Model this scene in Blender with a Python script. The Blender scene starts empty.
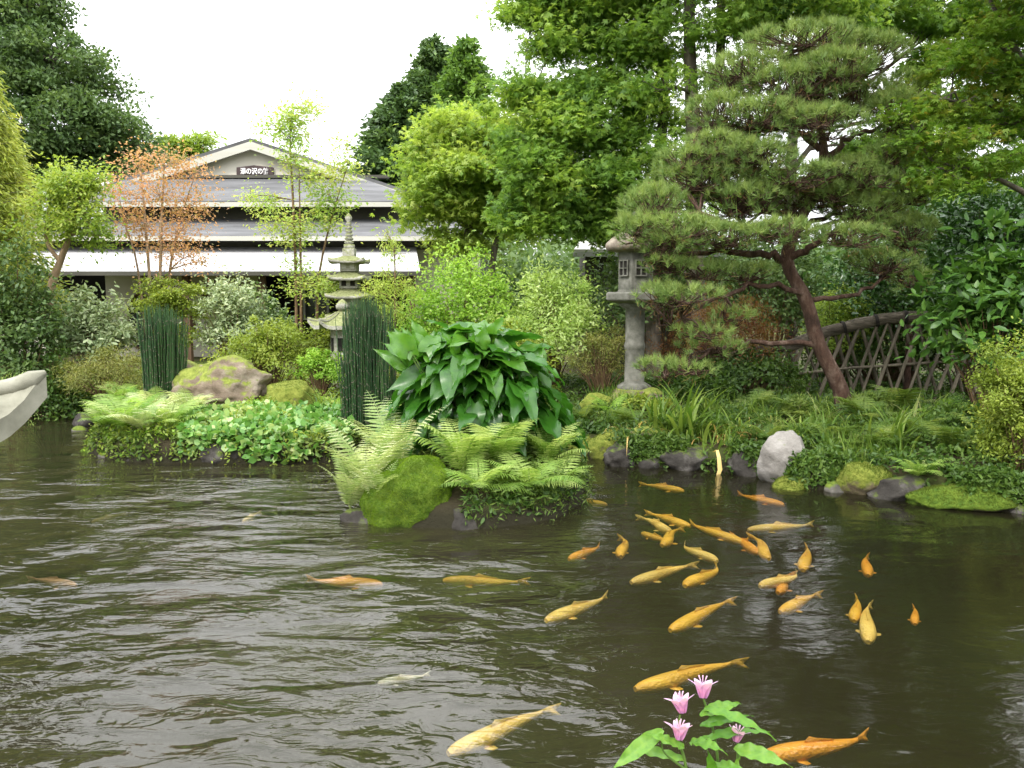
import bpy, math, random
import numpy as np
from mathutils import Vector, Matrix, noise as mnoise

S = bpy.context.scene
COL = S.collection
RA = math.radians
PITCH = RA(6.0); FPX = 800.0; CAMZ = 2.0

# ------------------------------------------------------------------ camera maths
def ray(px, py):
    a = (px - 512) / FPX; b = (384 - py) / FPX
    return (a, math.cos(PITCH) + b * math.sin(PITCH), -math.sin(PITCH) + b * math.cos(PITCH))
def at(px, py, Y):
    d = ray(px, py); t = Y / d[1]
    return Vector((d[0] * t, Y, CAMZ + d[2] * t))
def gnd(px, py, z=0.0):
    d = ray(px, py); t = (z - CAMZ) / d[2]
    return Vector((d[0] * t, d[1] * t, z))

# ------------------------------------------------------------------ tagging
def tag(o, label=None, cat=None, group=None, kind=None):
    if label: o['label'] = label
    if cat: o['category'] = cat
    if group: o['group'] = group
    if kind: o['kind'] = kind
    return o
def empty(name, loc=(0, 0, 0), rz=0.0):
    o = bpy.data.objects.new(name, None); COL.objects.link(o)
    o.location = loc; o.rotation_euler = (0, 0, rz); o.empty_display_size = .1
    return o
def link(name, me, parent=None, loc=None):
    o = bpy.data.objects.new(name, me); COL.objects.link(o)
    if parent is not None: o.parent = parent
    if loc is not None: o.location = loc
    return o
def copy_tree(o, parent=None):
    c = o.copy(); COL.objects.link(c)
    if parent is not None: c.parent = parent
    for ch in [x for x in COL.objects if x.parent == o]:
        copy_tree(ch, c)
    return c

# ------------------------------------------------------------------ materials
def newmat(name):
    m = bpy.data.materials.new(name); m.use_nodes = True
    nt = m.node_tree; nt.nodes.clear()
    out = nt.nodes.new('ShaderNodeOutputMaterial')
    return m, nt, out
def N(nt, t, **kw):
    n = nt.nodes.new(t)
    for k, v in kw.items():
        if k in n.inputs.keys(): n.inputs[k].default_value = v
        else: setattr(n, k, v)
    return n
def ramp(nt, stops):
    r = nt.nodes.new('ShaderNodeValToRGB'); cr = r.color_ramp
    while len(cr.elements) < len(stops): cr.elements.new(.5)
    for e, (p, c) in zip(cr.elements, stops):
        e.position = p; e.color = (c[0], c[1], c[2], 1)
    return r
LG = {'pink_petal': (1, .95, 1.05), 'maple_green': (2.0, 1.52, 3.0), 'maple_yellowgreen': (1.3, 1.15, 1.6), 'maple_turning': (1.2, 1.25, 1.6), 'orange_leaf': (.85, .95, 1.25), 'fern_green': (1.2, 1.05, 1.3), 'fern_pale': (1.0, 1.02, 1.2), 'fern_dark': (1.1, .85, 1.0), 'thin_yellow': (1.05, 1.2, 1.4), 'flower_leaf': (.85, .75, .9), 'pale_yellow': (.9, 1.05, 1.1), 'yellow_green': (.95, 1.1, 1.1), 'moss_blade': (.85, .85, .9), 'moss_dull': (.85, .85, .9), 'big_leaf': (1.6, .80, .8), 'blade_yellow': (.75, .8, .9), 'blade_green': (1.1, .85, .9), 'undergrowth': (.85, .75, .75), 'rhododendron_leaf': (1.1, .95, .8), 'fresh_green': (1.9, 1.15, 1.8), 'conifer_green': (1.9, 1.25, 1.0), 'conifer_bright': (1.8, 1.2, .9), 'lime_cover': (1.0, .95, 1.2), 'pine_needle': (1.95, 1.38, 1.3), 'hosta_leaf': (1.3, 1.05, .75), 'horsetail_stem': (1.2, 1.0, .9), 'dark_broadleaf': (1.75, 1.45, 1.35)}
def leaf_mat(name, stops, trans=.35, rough=.5, spec=.35, tcol=1.5):
    m, nt, out = newmat(name)
    a = N(nt, 'ShaderNodeAttribute', attribute_name='var')
    n = len(stops); g_ = LG.get(name, (1.25, 1.15, .95))
    r = ramp(nt, [(i / max(1, n - 1), [min(.8, q * k) for q, k in zip(c, g_)]) for i, c in enumerate(stops)])
    nt.links.new(a.outputs['Fac'], r.inputs[0])
    p = N(nt, 'ShaderNodeBsdfPrincipled', Roughness=rough)
    p.inputs['Specular IOR Level'].default_value = spec
    if name in ('big_leaf', 'flower_leaf', 'hosta_leaf', 'rhododendron_leaf', 'pink_petal'):
        tc = N(nt, 'ShaderNodeTexCoord'); nz = N(nt, 'ShaderNodeTexNoise', Scale=90 if name in ('flower_leaf', 'pink_petal') else 16, Detail=6, Roughness=.7); nt.links.new(tc.outputs['Object'], nz.inputs['Vector'])
        r2 = ramp(nt, [(.36, (.62, .70, .8)), (.5, (1, 1, 1)), (.68, (1.35, 1.12, .9))]); nt.links.new(nz.outputs[0], r2.inputs[0])
        mm = N(nt, 'ShaderNodeMix', data_type='RGBA', blend_type='MULTIPLY'); mm.inputs[0].default_value = .8
        nt.links.new(r.outputs[0], mm.inputs[6]); nt.links.new(r2.outputs[0], mm.inputs[7]); nt.links.new(mm.outputs[2], p.inputs['Base Color'])
        bb = N(nt, 'ShaderNodeBump', Strength=.35, Distance=.004); nt.links.new(nz.outputs[0], bb.inputs['Height']); nt.links.new(bb.outputs[0], p.inputs['Normal'])
    else: nt.links.new(r.outputs[0], p.inputs['Base Color'])
    t = N(nt, 'ShaderNodeBsdfTranslucent')
    mul = N(nt, 'ShaderNodeMix', data_type='RGBA', blend_type='MULTIPLY')
    mul.inputs[0].default_value = 1
    nt.links.new(r.outputs[0], mul.inputs[6]); mul.inputs[7].default_value = (tcol * 1.25, tcol * 1.2, tcol * .8, 1)
    nt.links.new(mul.outputs[2], t.inputs[0])
    mx = N(nt, 'ShaderNodeMixShader'); mx.inputs[0].default_value = trans
    nt.links.new(p.outputs[0], mx.inputs[1]); nt.links.new(t.outputs[0], mx.inputs[2])
    nt.links.new(mx.outputs[0], out.inputs[0])
    return m
def surf_mat(name, stops, scale=6, rough=.8, bump=.3, detail=6, bscale=None, spec=.3, coord='Object', stretch=(1, 1, 1), metallic=0, pos=None, bdist=.02):
    m, nt, out = newmat(name)
    tc = N(nt, 'ShaderNodeTexCoord')
    mp = N(nt, 'ShaderNodeMapping'); mp.inputs['Scale'].default_value = stretch
    nt.links.new(tc.outputs[coord], mp.inputs[0])
    nz = N(nt, 'ShaderNodeTexNoise', Scale=scale, Detail=detail, Roughness=.62)
    nt.links.new(mp.outputs[0], nz.inputs['Vector'])
    n = len(stops)
    ps = pos or [.3 + .4 * i / max(1, n - 1) for i in range(n)]
    r = ramp(nt, list(zip(ps, stops)))
    nt.links.new(nz.outputs[0], r.inputs[0])
    p = N(nt, 'ShaderNodeBsdfPrincipled', Roughness=rough, Metallic=metallic)
    p.inputs['Specular IOR Level'].default_value = spec
    nt.links.new(r.outputs[0], p.inputs['Base Color'])
    if bump:
        n2 = N(nt, 'ShaderNodeTexNoise', Scale=bscale or scale * 4, Detail=8, Roughness=.7)
        nt.links.new(mp.outputs[0], n2.inputs['Vector'])
        b = N(nt, 'ShaderNodeBump', Strength=bump, Distance=bdist)
        nt.links.new(n2.outputs[0], b.inputs['Height']); nt.links.new(b.outputs[0], p.inputs['Normal'])
    nt.links.new(p.outputs[0], out.inputs[0])
    return m
def rock_mat(name, stone, moss, cover=.5, scale=3):
    """stone with moss growing on the upward faces"""
    m, nt, out = newmat(name)
    tc = N(nt, 'ShaderNodeTexCoord')
    nz = N(nt, 'ShaderNodeTexNoise', Scale=scale, Detail=9, Roughness=.68)
    nt.links.new(tc.outputs['Object'], nz.inputs['Vector'])
    r = ramp(nt, [(.3, stone[0]), (.5, stone[1]), (.7, stone[2])]); nt.links.new(nz.outputs[0], r.inputs[0])
    n3 = N(nt, 'ShaderNodeTexNoise', Scale=scale * 5, Detail=6, Roughness=.7)
    nt.links.new(tc.outputs['Object'], n3.inputs['Vector'])
    rm = ramp(nt, [(.35, moss[0]), (.65, moss[1])]); nt.links.new(n3.outputs[0], rm.inputs[0])
    g = N(nt, 'ShaderNodeNewGeometry'); sx = N(nt, 'ShaderNodeSeparateXYZ')
    nt.links.new(g.outputs['Normal'], sx.inputs[0])
    n4 = N(nt, 'ShaderNodeTexNoise', Scale=scale * 1.3, Detail=5, Roughness=.7)
    nt.links.new(tc.outputs['Object'], n4.inputs['Vector'])
    ma = N(nt, 'ShaderNodeMath', operation='MULTIPLY_ADD'); ma.inputs[1].default_value = .35
    nt.links.new(sx.outputs[2], ma.inputs[0]); nt.links.new(n4.outputs[0], ma.inputs[2])
    mr = N(nt, 'ShaderNodeMapRange'); mr.inputs[1].default_value = 1.0 - cover - .05; mr.inputs[2].default_value = 1.0 - cover + .08
    nt.links.new(ma.outputs[0], mr.inputs[0])
    mx = N(nt, 'ShaderNodeMix', data_type='RGBA')
    nt.links.new(mr.outputs[0], mx.inputs[0]); nt.links.new(r.outputs[0], mx.inputs[6]); nt.links.new(rm.outputs[0], mx.inputs[7])
    p = N(nt, 'ShaderNodeBsdfPrincipled', Roughness=.9); p.inputs['Specular IOR Level'].default_value = .2
    nt.links.new(mx.outputs[2], p.inputs['Base Color'])
    b = N(nt, 'ShaderNodeBump', Strength=.8, Distance=.03)
    nt.links.new(n3.outputs[0], b.inputs['Height']); nt.links.new(b.outputs[0], p.inputs['Normal'])
    nt.links.new(p.outputs[0], out.inputs[0])
    return m

M = {}
M['maple'] = leaf_mat('maple_green', [(.035, .10, .012), (.085, .19, .016), (.17, .29, .025)], .42)
M['maple_y'] = leaf_mat('maple_yellowgreen', [(.09, .19, .02), (.19, .30, .035), (.30, .40, .07)], .42)
M['maple_r'] = leaf_mat('maple_turning', [(.05, .12, .012), (.09, .17, .015), (.14, .20, .02), (.24, .15, .02)], .42)
M['dark'] = leaf_mat('dark_broadleaf', [(.022, .055, .018), (.045, .095, .028), (.085, .15, .045)], .28)
M['conifer'] = leaf_mat('conifer_green', [(.02, .06, .025), (.035, .10, .035), (.07, .17, .045)], .2)
M['coniferb'] = leaf_mat('conifer_bright', [(.03, .10, .03), (.07, .19, .04), (.12, .26, .05)], .25)
M['cypress'] = leaf_mat('cypress_gold', [(.10, .16, .03), (.22, .29, .05), (.36, .40, .11)], .3)
M['fresh'] = leaf_mat('fresh_green', [(.05, .15, .015), (.11, .26, .025), (.20, .36, .05)], .4)
M['yellowg'] = leaf_mat('yellow_green', [(.10, .19, .02), (.22, .33, .035), (.40, .48, .10)], .4)
M['paley'] = leaf_mat('pale_yellow', [(.13, .21, .03), (.32, .38, .09), (.55, .56, .24)], .4)
M['orange'] = leaf_mat('orange_leaf', [(.16, .20, .04), (.42, .24, .08), (.55, .27, .12), (.60, .38, .20)], .4)
M['thin_y'] = leaf_mat('thin_yellow', [(.12, .20, .03), (.24, .31, .05), (.38, .38, .10), (.40, .27, .07)], .42)
M['camellia'] = leaf_mat('camellia_leaf', [(.018, .06, .014), (.035, .10, .022), (.07, .16, .035)], .15, .28, .6)
M['rhodo'] = leaf_mat('rhododendron_leaf', [(.025, .08, .014), (.05, .14, .025), (.10, .22, .035)], .2, .42, .4)
M['silver'] = leaf_mat('silver_leaf', [(.07, .12, .06), (.20, .28, .17), (.42, .50, .38)], .25)
M['olive'] = leaf_mat('olive_shrub', [(.06, .09, .02), (.12, .15, .035), (.21, .22, .07)], .3)
M['clipped'] = leaf_mat('clipped_shrub', [(.07, .12, .015), (.15, .22, .03), (.25, .31, .06)], .3)
M['redbr'] = leaf_mat('red_dissected', [(.06, .035, .018), (.13, .05, .028), (.17, .09, .03), (.09, .12, .02)], .35)
M['weeping'] = leaf_mat('weeping_green', [(.14, .24, .05), (.27, .37, .09), (.45, .52, .2)], .4)
M['needle'] = leaf_mat('pine_needle', [(.04, .105, .03), (.08, .175, .045), (.145, .26, .07)], .2)
M['needle_dead'] = leaf_mat('pine_needle_dry', [(.11, .07, .03), (.19, .12, .05), (.12, .10, .035)], .15)
M['fern'] = leaf_mat('fern_green', [(.08, .18, .02), (.17, .30, .045), (.30, .42, .11)], .4)
M['fernd'] = leaf_mat('fern_dark', [(.04, .11, .014), (.09, .19, .025), (.17, .28, .05)], .35)
M['fernp'] = leaf_mat('fern_pale', [(.16, .25, .06), (.32, .40, .13), (.50, .52, .25)], .35)
M['blade'] = leaf_mat('blade_green', [(.05, .14, .015), (.10, .22, .03), (.19, .32, .06)], .35, .4)
M['bladey'] = leaf_mat('blade_yellow', [(.12, .20, .03), (.25, .31, .06), (.42, .40, .14)], .35, .4)
M['straw'] = leaf_mat('straw_blade', [(.28, .20, .08), (.45, .33, .13), (.55, .45, .22)], .25, .5)
M['horsetail'] = leaf_mat('horsetail_stem', [(.012, .045, .016), (.022, .075, .022), (.04, .10, .03)], .05, .4, .5)
M['bigleaf'] = leaf_mat('big_leaf', [(.012, .10, .010), (.022, .155, .014), (.05, .25, .022)], .30, .32, .5, 1.9)
M['hosta'] = leaf_mat('hosta_leaf', [(.04, .15, .03), (.10, .27, .07), (.32, .46, .27)], .25, .4, .5)
M['lime'] = leaf_mat('lime_cover', [(.10, .24, .015), (.18, .36, .02), (.30, .46, .05)], .35)
M['under'] = leaf_mat('undergrowth', [(.025, .07, .012), (.06, .14, .02), (.12, .22, .035)], .3)
M['moss'] = leaf_mat('moss_blade', [(.075, .15, .010), (.14, .24, .015), (.23, .33, .03)], .3, .9, .1)
M['mossd'] = leaf_mat('moss_dull', [(.06, .09, .012), (.11, .15, .02), (.18, .21, .04)], .3, .9, .1)
M['flowerleaf'] = leaf_mat('flower_leaf', [(.06, .20, .015), (.10, .28, .02), (.16, .36, .04)], .3, .4)
M['petal'] = leaf_mat('pink_petal', [(.45, .17, .36), (.62, .34, .52), (.76, .58, .71)], .35, .5, .3, .9)

M['bark'] = surf_mat('bark_grey', [(.06, .05, .038), (.13, .11, .085), (.24, .21, .165)], 5, .9, .8, stretch=(1, 1, .3))
M['barkl'] = surf_mat('bark_tan', [(.16, .11, .065), (.30, .21, .13), (.42, .32, .21)], 6, .9, .6, stretch=(1, 1, .3))
M['barkp'] = surf_mat('bark_pine', [(.035, .020, .014), (.085, .047, .032), (.18, .125, .095)], 9, .95, 1.0, stretch=(1, 1, .45), bdist=.04)
M['stem'] = surf_mat('green_stem', [(.06, .12, .02), (.11, .18, .035)], 8, .6, .1)
M['brownstem'] = surf_mat('brown_stem', [(.10, .06, .03), (.20, .13, .07)], 8, .8, .1)
M['stone'] = surf_mat('lantern_granite', [(.075, .077, .06), (.14, .138, .115), (.22, .215, .185)], 7, .9, .5, bscale=60)
M['stonelich'] = rock_mat('lichened_granite', [(.16, .16, .13), (.33, .32, .27), (.50, .49, .42)], [(.12, .14, .05), (.28, .29, .14)], .40, 5)
M['stonewarm'] = surf_mat('roof_stone_warm', [(.10, .08, .06), (.20, .165, .13), (.32, .28, .22)], 6, .9, .6, bscale=50)
M['stonepale'] = surf_mat('pale_granite', [(.14, .135, .10), (.22, .215, .165), (.31, .30, .24)], 3.5, .85, .5, bscale=90, bdist=.006)
M['dark_in'] = surf_mat('dark_recess', [(.012, .010, .008), (.02, .018, .014)], 5, .9, 0)  # near-black colour standing in for the unlit inside of openings
M['rock'] = rock_mat('rock_grey', [(.055, .05, .045), (.12, .112, .098), (.24, .22, .19)], [(.06, .09, .012), (.13, .17, .025)], .36)
M['rockbr'] = rock_mat('rock_brown', [(.09, .065, .045), (.20, .155, .115), (.36, .31, .25)], [(.10, .13, .02), (.22, .25, .05)], .34)
M['rockmossy'] = rock_mat('rock_mossy', [(.06, .05, .03), (.15, .12, .07), (.26, .22, .14)], [(.09, .12, .015), (.20, .22, .04)], .62)
M['rockpale'] = rock_mat('rock_pale', [(.13, .12, .105), (.22, .205, .185), (.33, .315, .29)], [(.06, .08, .015), (.12, .15, .03)], .12)
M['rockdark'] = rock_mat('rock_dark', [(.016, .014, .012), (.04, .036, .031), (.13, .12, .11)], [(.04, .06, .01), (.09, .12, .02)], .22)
M['rockgreen'] = rock_mat('rock_green', [(.03, .03, .015), (.06, .055, .02), (.10, .09, .035)], [(.04, .08, .008), (.10, .15, .015)], .80)
M['bamboo'] = surf_mat('weathered_bamboo', [(.05, .042, .03), (.12, .10, .07), (.21, .18, .13)], 4, .7, .2, stretch=(1, 1, .2))
M['bundle'] = surf_mat('twig_bundle', [(.045, .035, .025), (.11, .09, .065), (.22, .18, .14)], 5, .9, 1.0, stretch=(.25, 6, 6), bdist=.03)
M['rope'] = surf_mat('black_twine', [(.012, .01, .008), (.03, .025, .02)], 20, .9, .2)
M['plaster'] = surf_mat('beige_plaster', [(.50, .47, .40), (.56, .53, .455), (.61, .58, .51)], .7, .85, .1)
M['plaster2'] = surf_mat('grey_plaster', [(.38, .35, .29), (.46, .43, .36), (.51, .48, .41)], .9, .85, .1)
M['fascia'] = surf_mat('fascia_cream', [(.38, .37, .32), (.48, .47, .41)], .8, .6, .05, stretch=(.3, 1, 4))
M['roofgrey'] = surf_mat('roof_grey', [(.065, .065, .065), (.10, .10, .102), (.15, .15, .155)], 1.2, .85, .1, stretch=(.5, 3, 1))
M['white_sheet'] = surf_mat('white_sheet', [(.36, .355, .355), (.46, .455, .46), (.54, .53, .545)], .8, .7, .05, stretch=(.6, 2, 1))
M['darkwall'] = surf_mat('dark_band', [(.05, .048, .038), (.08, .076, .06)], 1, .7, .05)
M['woodbr'] = surf_mat('brown_timber', [(.07, .04, .022), (.14, .085, .05)], 4, .7, .2, stretch=(1, 1, .2))
M['signdark'] = surf_mat('sign_board', [(.045, .03, .03), (.075, .05, .05)], 5, .6, .1)
M['signwhite'] = surf_mat('sign_letters', [(.80, .78, .78), (.86, .84, .84)], 5, .6, 0)
M['window'] = surf_mat('dark_glass', [(.02, .025, .025), (.04, .045, .045)], 2, .1, 0, spec=.6)
M['greyframe'] = surf_mat('grey_frame', [(.28, .28, .26), (.36, .36, .34)], 3, .6, .05)

# ------------------------------------------------------------------ mesh helpers
def mesh_np(name, V, F, mat, var=None, smooth=False):
    """V (n,3); F (m,k) all faces with k corners"""
    me = bpy.data.meshes.new(name)
    V = np.asarray(V, dtype=np.float32); F = np.asarray(F, dtype=np.int32)
    n, (m, k) = len(V), F.shape
    me.vertices.add(n); me.vertices.foreach_set('co', V.ravel())
    me.loops.add(m * k); me.loops.foreach_set('vertex_index', F.ravel())
    me.polygons.add(m)
    me.polygons.foreach_set('loop_start', np.arange(0, m * k, k, dtype=np.int32))
    if smooth: me.polygons.foreach_set('use_smooth', np.ones(m, dtype=bool))
    me.update(calc_edges=True)
    if var is not None:
        a = me.attributes.new('var', 'FLOAT', 'POINT')
        a.data.foreach_set('value', np.asarray(var, dtype=np.float32))
    if mat is not None: me.materials.append(mat)
    return me
class MB:
    """collects polygons into one mesh"""
    def __init__(s): s.v = []; s.f = []; s.sm = []
    def add(s, vs, fs, smooth=False):
        b = len(s.v); s.v += [tuple(x) for x in vs]; s.f += [tuple(b + i for i in q) for q in fs]
        s.sm += [smooth] * len(fs); return s
    def box(s, c, d, rz=0.0, rx=0.0, ry=0.0):
        R = Matrix.Rotation(rz, 3, 'Z') @ Matrix.Rotation(ry, 3, 'Y') @ Matrix.Rotation(rx, 3, 'X')
        v = [Vector(c) + R @ Vector((x * d[0] / 2, y * d[1] / 2, z * d[2] / 2)) for x in (-1, 1) for y in (-1, 1) for z in (-1, 1)]
        return s.add(v, [(0, 1, 3, 2), (4, 6, 7, 5), (0, 4, 5, 1), (2, 3, 7, 6), (0, 2, 6, 4), (1, 5, 7, 3)])
    def prism(s, pts, off):
        """polygon pts (list of 3d) extruded by vector off"""
        n = len(pts); a = [Vector(p) for p in pts]; b = [p + Vector(off) for p in a]
        return s.add(a + b, [tuple(range(n))[::-1], tuple(range(n, 2 * n))] + [(i, (i + 1) % n, n + (i + 1) % n, n + i) for i in range(n)])
    def lathe(s, prof, seg=24, c=(0, 0, 0), smooth=True, rot=0.0, sq=1.0):
        vs = []; fs = []
        for r, z in prof:
            for i in range(seg):
                t = 2 * math.pi * i / seg + rot
                vs.append((c[0] + r * math.cos(t), c[1] + r * sq * math.sin(t), c[2] + z))
        for j in range(len(prof) - 1):
            for i in range(seg):
                k = (i + 1) % seg
                fs.append((j * seg + i, j * seg + k, (j + 1) * seg + k, (j + 1) * seg + i))
        fs.append(tuple(range(seg))[::-1]); fs.append(tuple((len(prof) - 1) * seg + i for i in range(seg)))
        return s.add(vs, fs, smooth)
    def build(s, name, mat, parent=None, bevel=0.0, loc=None):
        me = bpy.data.meshes.new(name); me.from_pydata(s.v, [], s.f); me.update()
        me.polygons.foreach_set('use_smooth', s.sm); me.materials.append(mat)
        o = link(name, me, parent, loc)
        if bevel:
            b = o.modifiers.new('b', 'BEVEL'); b.width = bevel; b.segments = 2; b.limit_method = 'ANGLE'
        return o

def tubes(lines, sides=5, var=False):
    """lines: list of (pts, radii). returns V, F(quads)"""
    Vs = []; Fs = []; base = 0; W = []
    ang = np.arange(sides) * 2 * math.pi / sides
    ca, sa = np.cos(ang), np.sin(ang)
    for pts, rad in lines:
        P = np.asarray([tuple(p) for p in pts], dtype=float); R = np.asarray(rad, dtype=float)
        n = len(P)
        T = np.gradient(P, axis=0); T /= np.linalg.norm(T, axis=1)[:, None] + 1e-9
        ref = np.array([0, 0, 1.0]) if abs(T[:, 2]).mean() < .8 else np.array([1.0, 0, 0])
        U = np.cross(T, ref); U /= np.linalg.norm(U, axis=1)[:, None] + 1e-9
        B = np.cross(T, U)
        ring = P[:, None, :] + R[:, None, None] * (ca[None, :, None] * U[:, None, :] + sa[None, :, None] * B[:, None, :])
        Vs.append(ring.reshape(-1, 3))
        idx = np.arange(n * sides).reshape(n, sides) + base
        q = np.stack([idx[:-1], np.roll(idx[:-1], -1, 1), np.roll(idx[1:], -1, 1), idx[1:]], -1).reshape(-1, 4)
        Fs.append(q); base += n * sides
    return np.concatenate(Vs), np.concatenate(Fs)
def tube_obj(name, lines, mat, parent=None, sides=6, var=None):
    V, F = tubes(lines, sides)
    return link(name, mesh_np(name, V, F, mat, smooth=True, var=None if var is None else np.full(len(V), var)), parent)
def spline(ctrl, n=14):
    """Catmull-Rom through points with a radius as the 4th value"""
    C = np.asarray([tuple(c) for c in ctrl], dtype=float)
    C = np.vstack([2 * C[0] - C[1], C, 2 * C[-1] - C[-2]])
    out = []
    seg = len(C) - 3
    for i in range(seg):
        p0, p1, p2, p3 = C[i:i + 4]
        m = max(2, n // seg)
        for t in np.linspace(0, 1, m, endpoint=(i == seg - 1)):
            out.append(.5 * ((2 * p1) + (-p0 + p2) * t + (2 * p0 - 5 * p1 + 4 * p2 - p3) * t * t + (-p0 + 3 * p1 - 3 * p2 + p3) * t ** 3))
    return np.array(out)

# leaf templates: x = length, y = width, z = normal; triangles
def tpl(vs, fs): return (np.array(vs, dtype=float), np.array(fs, dtype=int))
T_RH = tpl([(0, 0, 0), (.5, .26, .05), (1, 0, -.04), (.5, -.26, .05)], [(0, 2, 1), (0, 3, 2)])
T_NARROW = tpl([(0, 0, 0), (.45, .11, .03), (1, 0, -.06), (.45, -.11, .03)], [(0, 2, 1), (0, 3, 2)])
T_OVAL = tpl([(0, 0, 0), (.28, .2, .05), (.68, .17, .03), (1, 0, -.08), (.68, -.17, .03), (.28, -.2, .05), (.45, 0, -.01)],
             [(0, 6, 1), (1, 6, 2), (2, 6, 3), (3, 6, 4), (4, 6, 5), (5, 6, 0)])
def _maple():
    vs = [(.0, 0, 0)]; fs = []
    for a, l in ((-75, .62), (-38, .9), (0, 1.05), (38, .9), (75, .62)):
        c, s_ = math.cos(RA(a)), math.sin(RA(a)); b = len(vs)
        w = .13
        vs += [(l * .45 * c - w * s_, l * .45 * s_ + w * c, .02), (l * c, l * s_, -.12), (l * .45 * c + w * s_, l * .45 * s_ - w * c, .02)]
        fs += [(0, b + 1, b), (0, b + 2, b + 1)]
    return tpl(vs, fs)
T_MAPLE = _maple()
T_BLADE = tpl([(0, .5, 0), (0, -.5, 0), (1, 0, 0)], [(0, 1, 2)])
def norm(a): return a / (np.linalg.norm(a, axis=-1, keepdims=True) + 1e-9)
def leaves_vf(P, D, Nn, size, T, width=None):
    """P positions, D direction of each leaf, Nn approximate normals"""
    D = norm(D); Y = norm(np.cross(Nn, D)); Z = np.cross(D, Y)
    tv, tf = T; k = len(tv)
    w = size if width is None else width
    V = (P[:, None, :] + (tv[None, :, 0:1] * size[:, None, None]) * D[:, None, :]
         + (tv[None, :, 1:2] * w[:, None, None]) * Y[:, None, :] + (tv[None, :, 2:3] * size[:, None, None]) * Z[:, None, :])
    F = tf[None, :, :] + (np.arange(len(P)) * k)[:, None, None]
    return V.reshape(-1, 3), F.reshape(-1, 3), k
def leaf_obj(name, P, D, Nn, size, T, mat, var, parent=None, width=None):
    V, F, k = leaves_vf(P, D, Nn, size, T, width)
    return link(name, mesh_np(name, V, F, mat, var=np.repeat(np.clip(var, 0, 1), k)), parent)

# ------------------------------------------------------------------ terrain
POND = [(4.9, 7.35), (4.4, 7.5), (3.75, 8.3), (3.0, 8.35), (2.75, 9.0), (2.1, 9.4), (1.35, 9.6), (1.0, 10.3), (.4, 11.0),
        (-1.0, 11.2), (-1.9, 10.3), (-2.3, 9.75), (-2.9, 9.6), (-3.8, 9.75), (-4.6, 9.75), (-5.1, 9.95), (-5.6, 10.4), (-5.9, 11.5),
        (-6.4, 12.7), (-7.3, 13.8), (-8.7, 14.4), (-11, 14.4), (-13, 13), (-14, 9), (-14, 2), (-13, 1.9), (-6, 2.1), (0, 2.2), (4, 2.2), (8, 2.0), (8.5, 4), (7, 6.3), (5.6, 7.2)]
ISLE = [(-1.42, 7.45), (-1.28, 7.05), (-.9, 6.9), (-.2, 6.88), (.4, 7.2), (.72, 7.8), (.85, 8.8), (.45, 9.5), (-.7, 9.6), (-1.3, 9.0), (-1.48, 8.1)]
def sdist(X, Y, poly):
    """signed distance, positive inside"""
    P = np.array(poly); Q = np.roll(P, -1, 0)
    d = np.full(X.shape, 1e9); ins = np.zeros(X.shape, dtype=bool)
    for (ax, ay), (bx, by) in zip(P, Q):
        ex, ey = bx - ax, by - ay
        t = np.clip(((X - ax) * ex + (Y - ay) * ey) / (ex * ex + ey * ey), 0, 1)
        d = np.minimum(d, np.hypot(X - ax - t * ex, Y - ay - t * ey))
        c = ((ay > Y) != (by > Y)) & (X < (bx - ax) * (Y - ay) / (by - ay + 1e-12) + ax)
        ins ^= c
    return np.where(ins, d, -d)
def sst(x, a, b):
    t = np.clip((x - a) / (b - a), 0, 1); return t * t * (3 - 2 * t)
def wob(X, Y):
    return (np.sin(X * 1.7 + 1.3 * np.sin(Y * 1.1)) * np.cos(Y * 1.9 + X * .6) * .5 + np.sin(X * 4.3 + Y * 2.1) * np.cos(Y * 5.1 - X * 1.3) * .25 + .12 * np.sin(X * 9.7 + 1) * np.sin(Y * 8.3))
def H(X, Y):
    X = np.asarray(X, dtype=float); Y = np.asarray(Y, dtype=float)
    w = wob(X, Y)
    sp = -sdist(X, Y, POND) + w * .07       # positive on land
    si = sdist(X, Y, ISLE) + w * .05
    land = .24 + .16 * sst(sp, 0, 2.2) + .05 * w * sst(sp, 0, 1)
    land = land + 2.0 * sst(np.hypot(X, Y), 50, 140)
    isl = .16 + .12 * sst(si, 0, .6)
    hp = np.where(sp > 0, land, -.8)
    a = sst(sp, -.35, .12)
    h = -.8 * (1 - a) + land * a
    b = sst(si, -.35, .1)
    return np.maximum(h, -.8 * (1 - b) + isl * b)
def gz(x, y): return float(H(np.array([x]), np.array([y]))[0])

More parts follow.
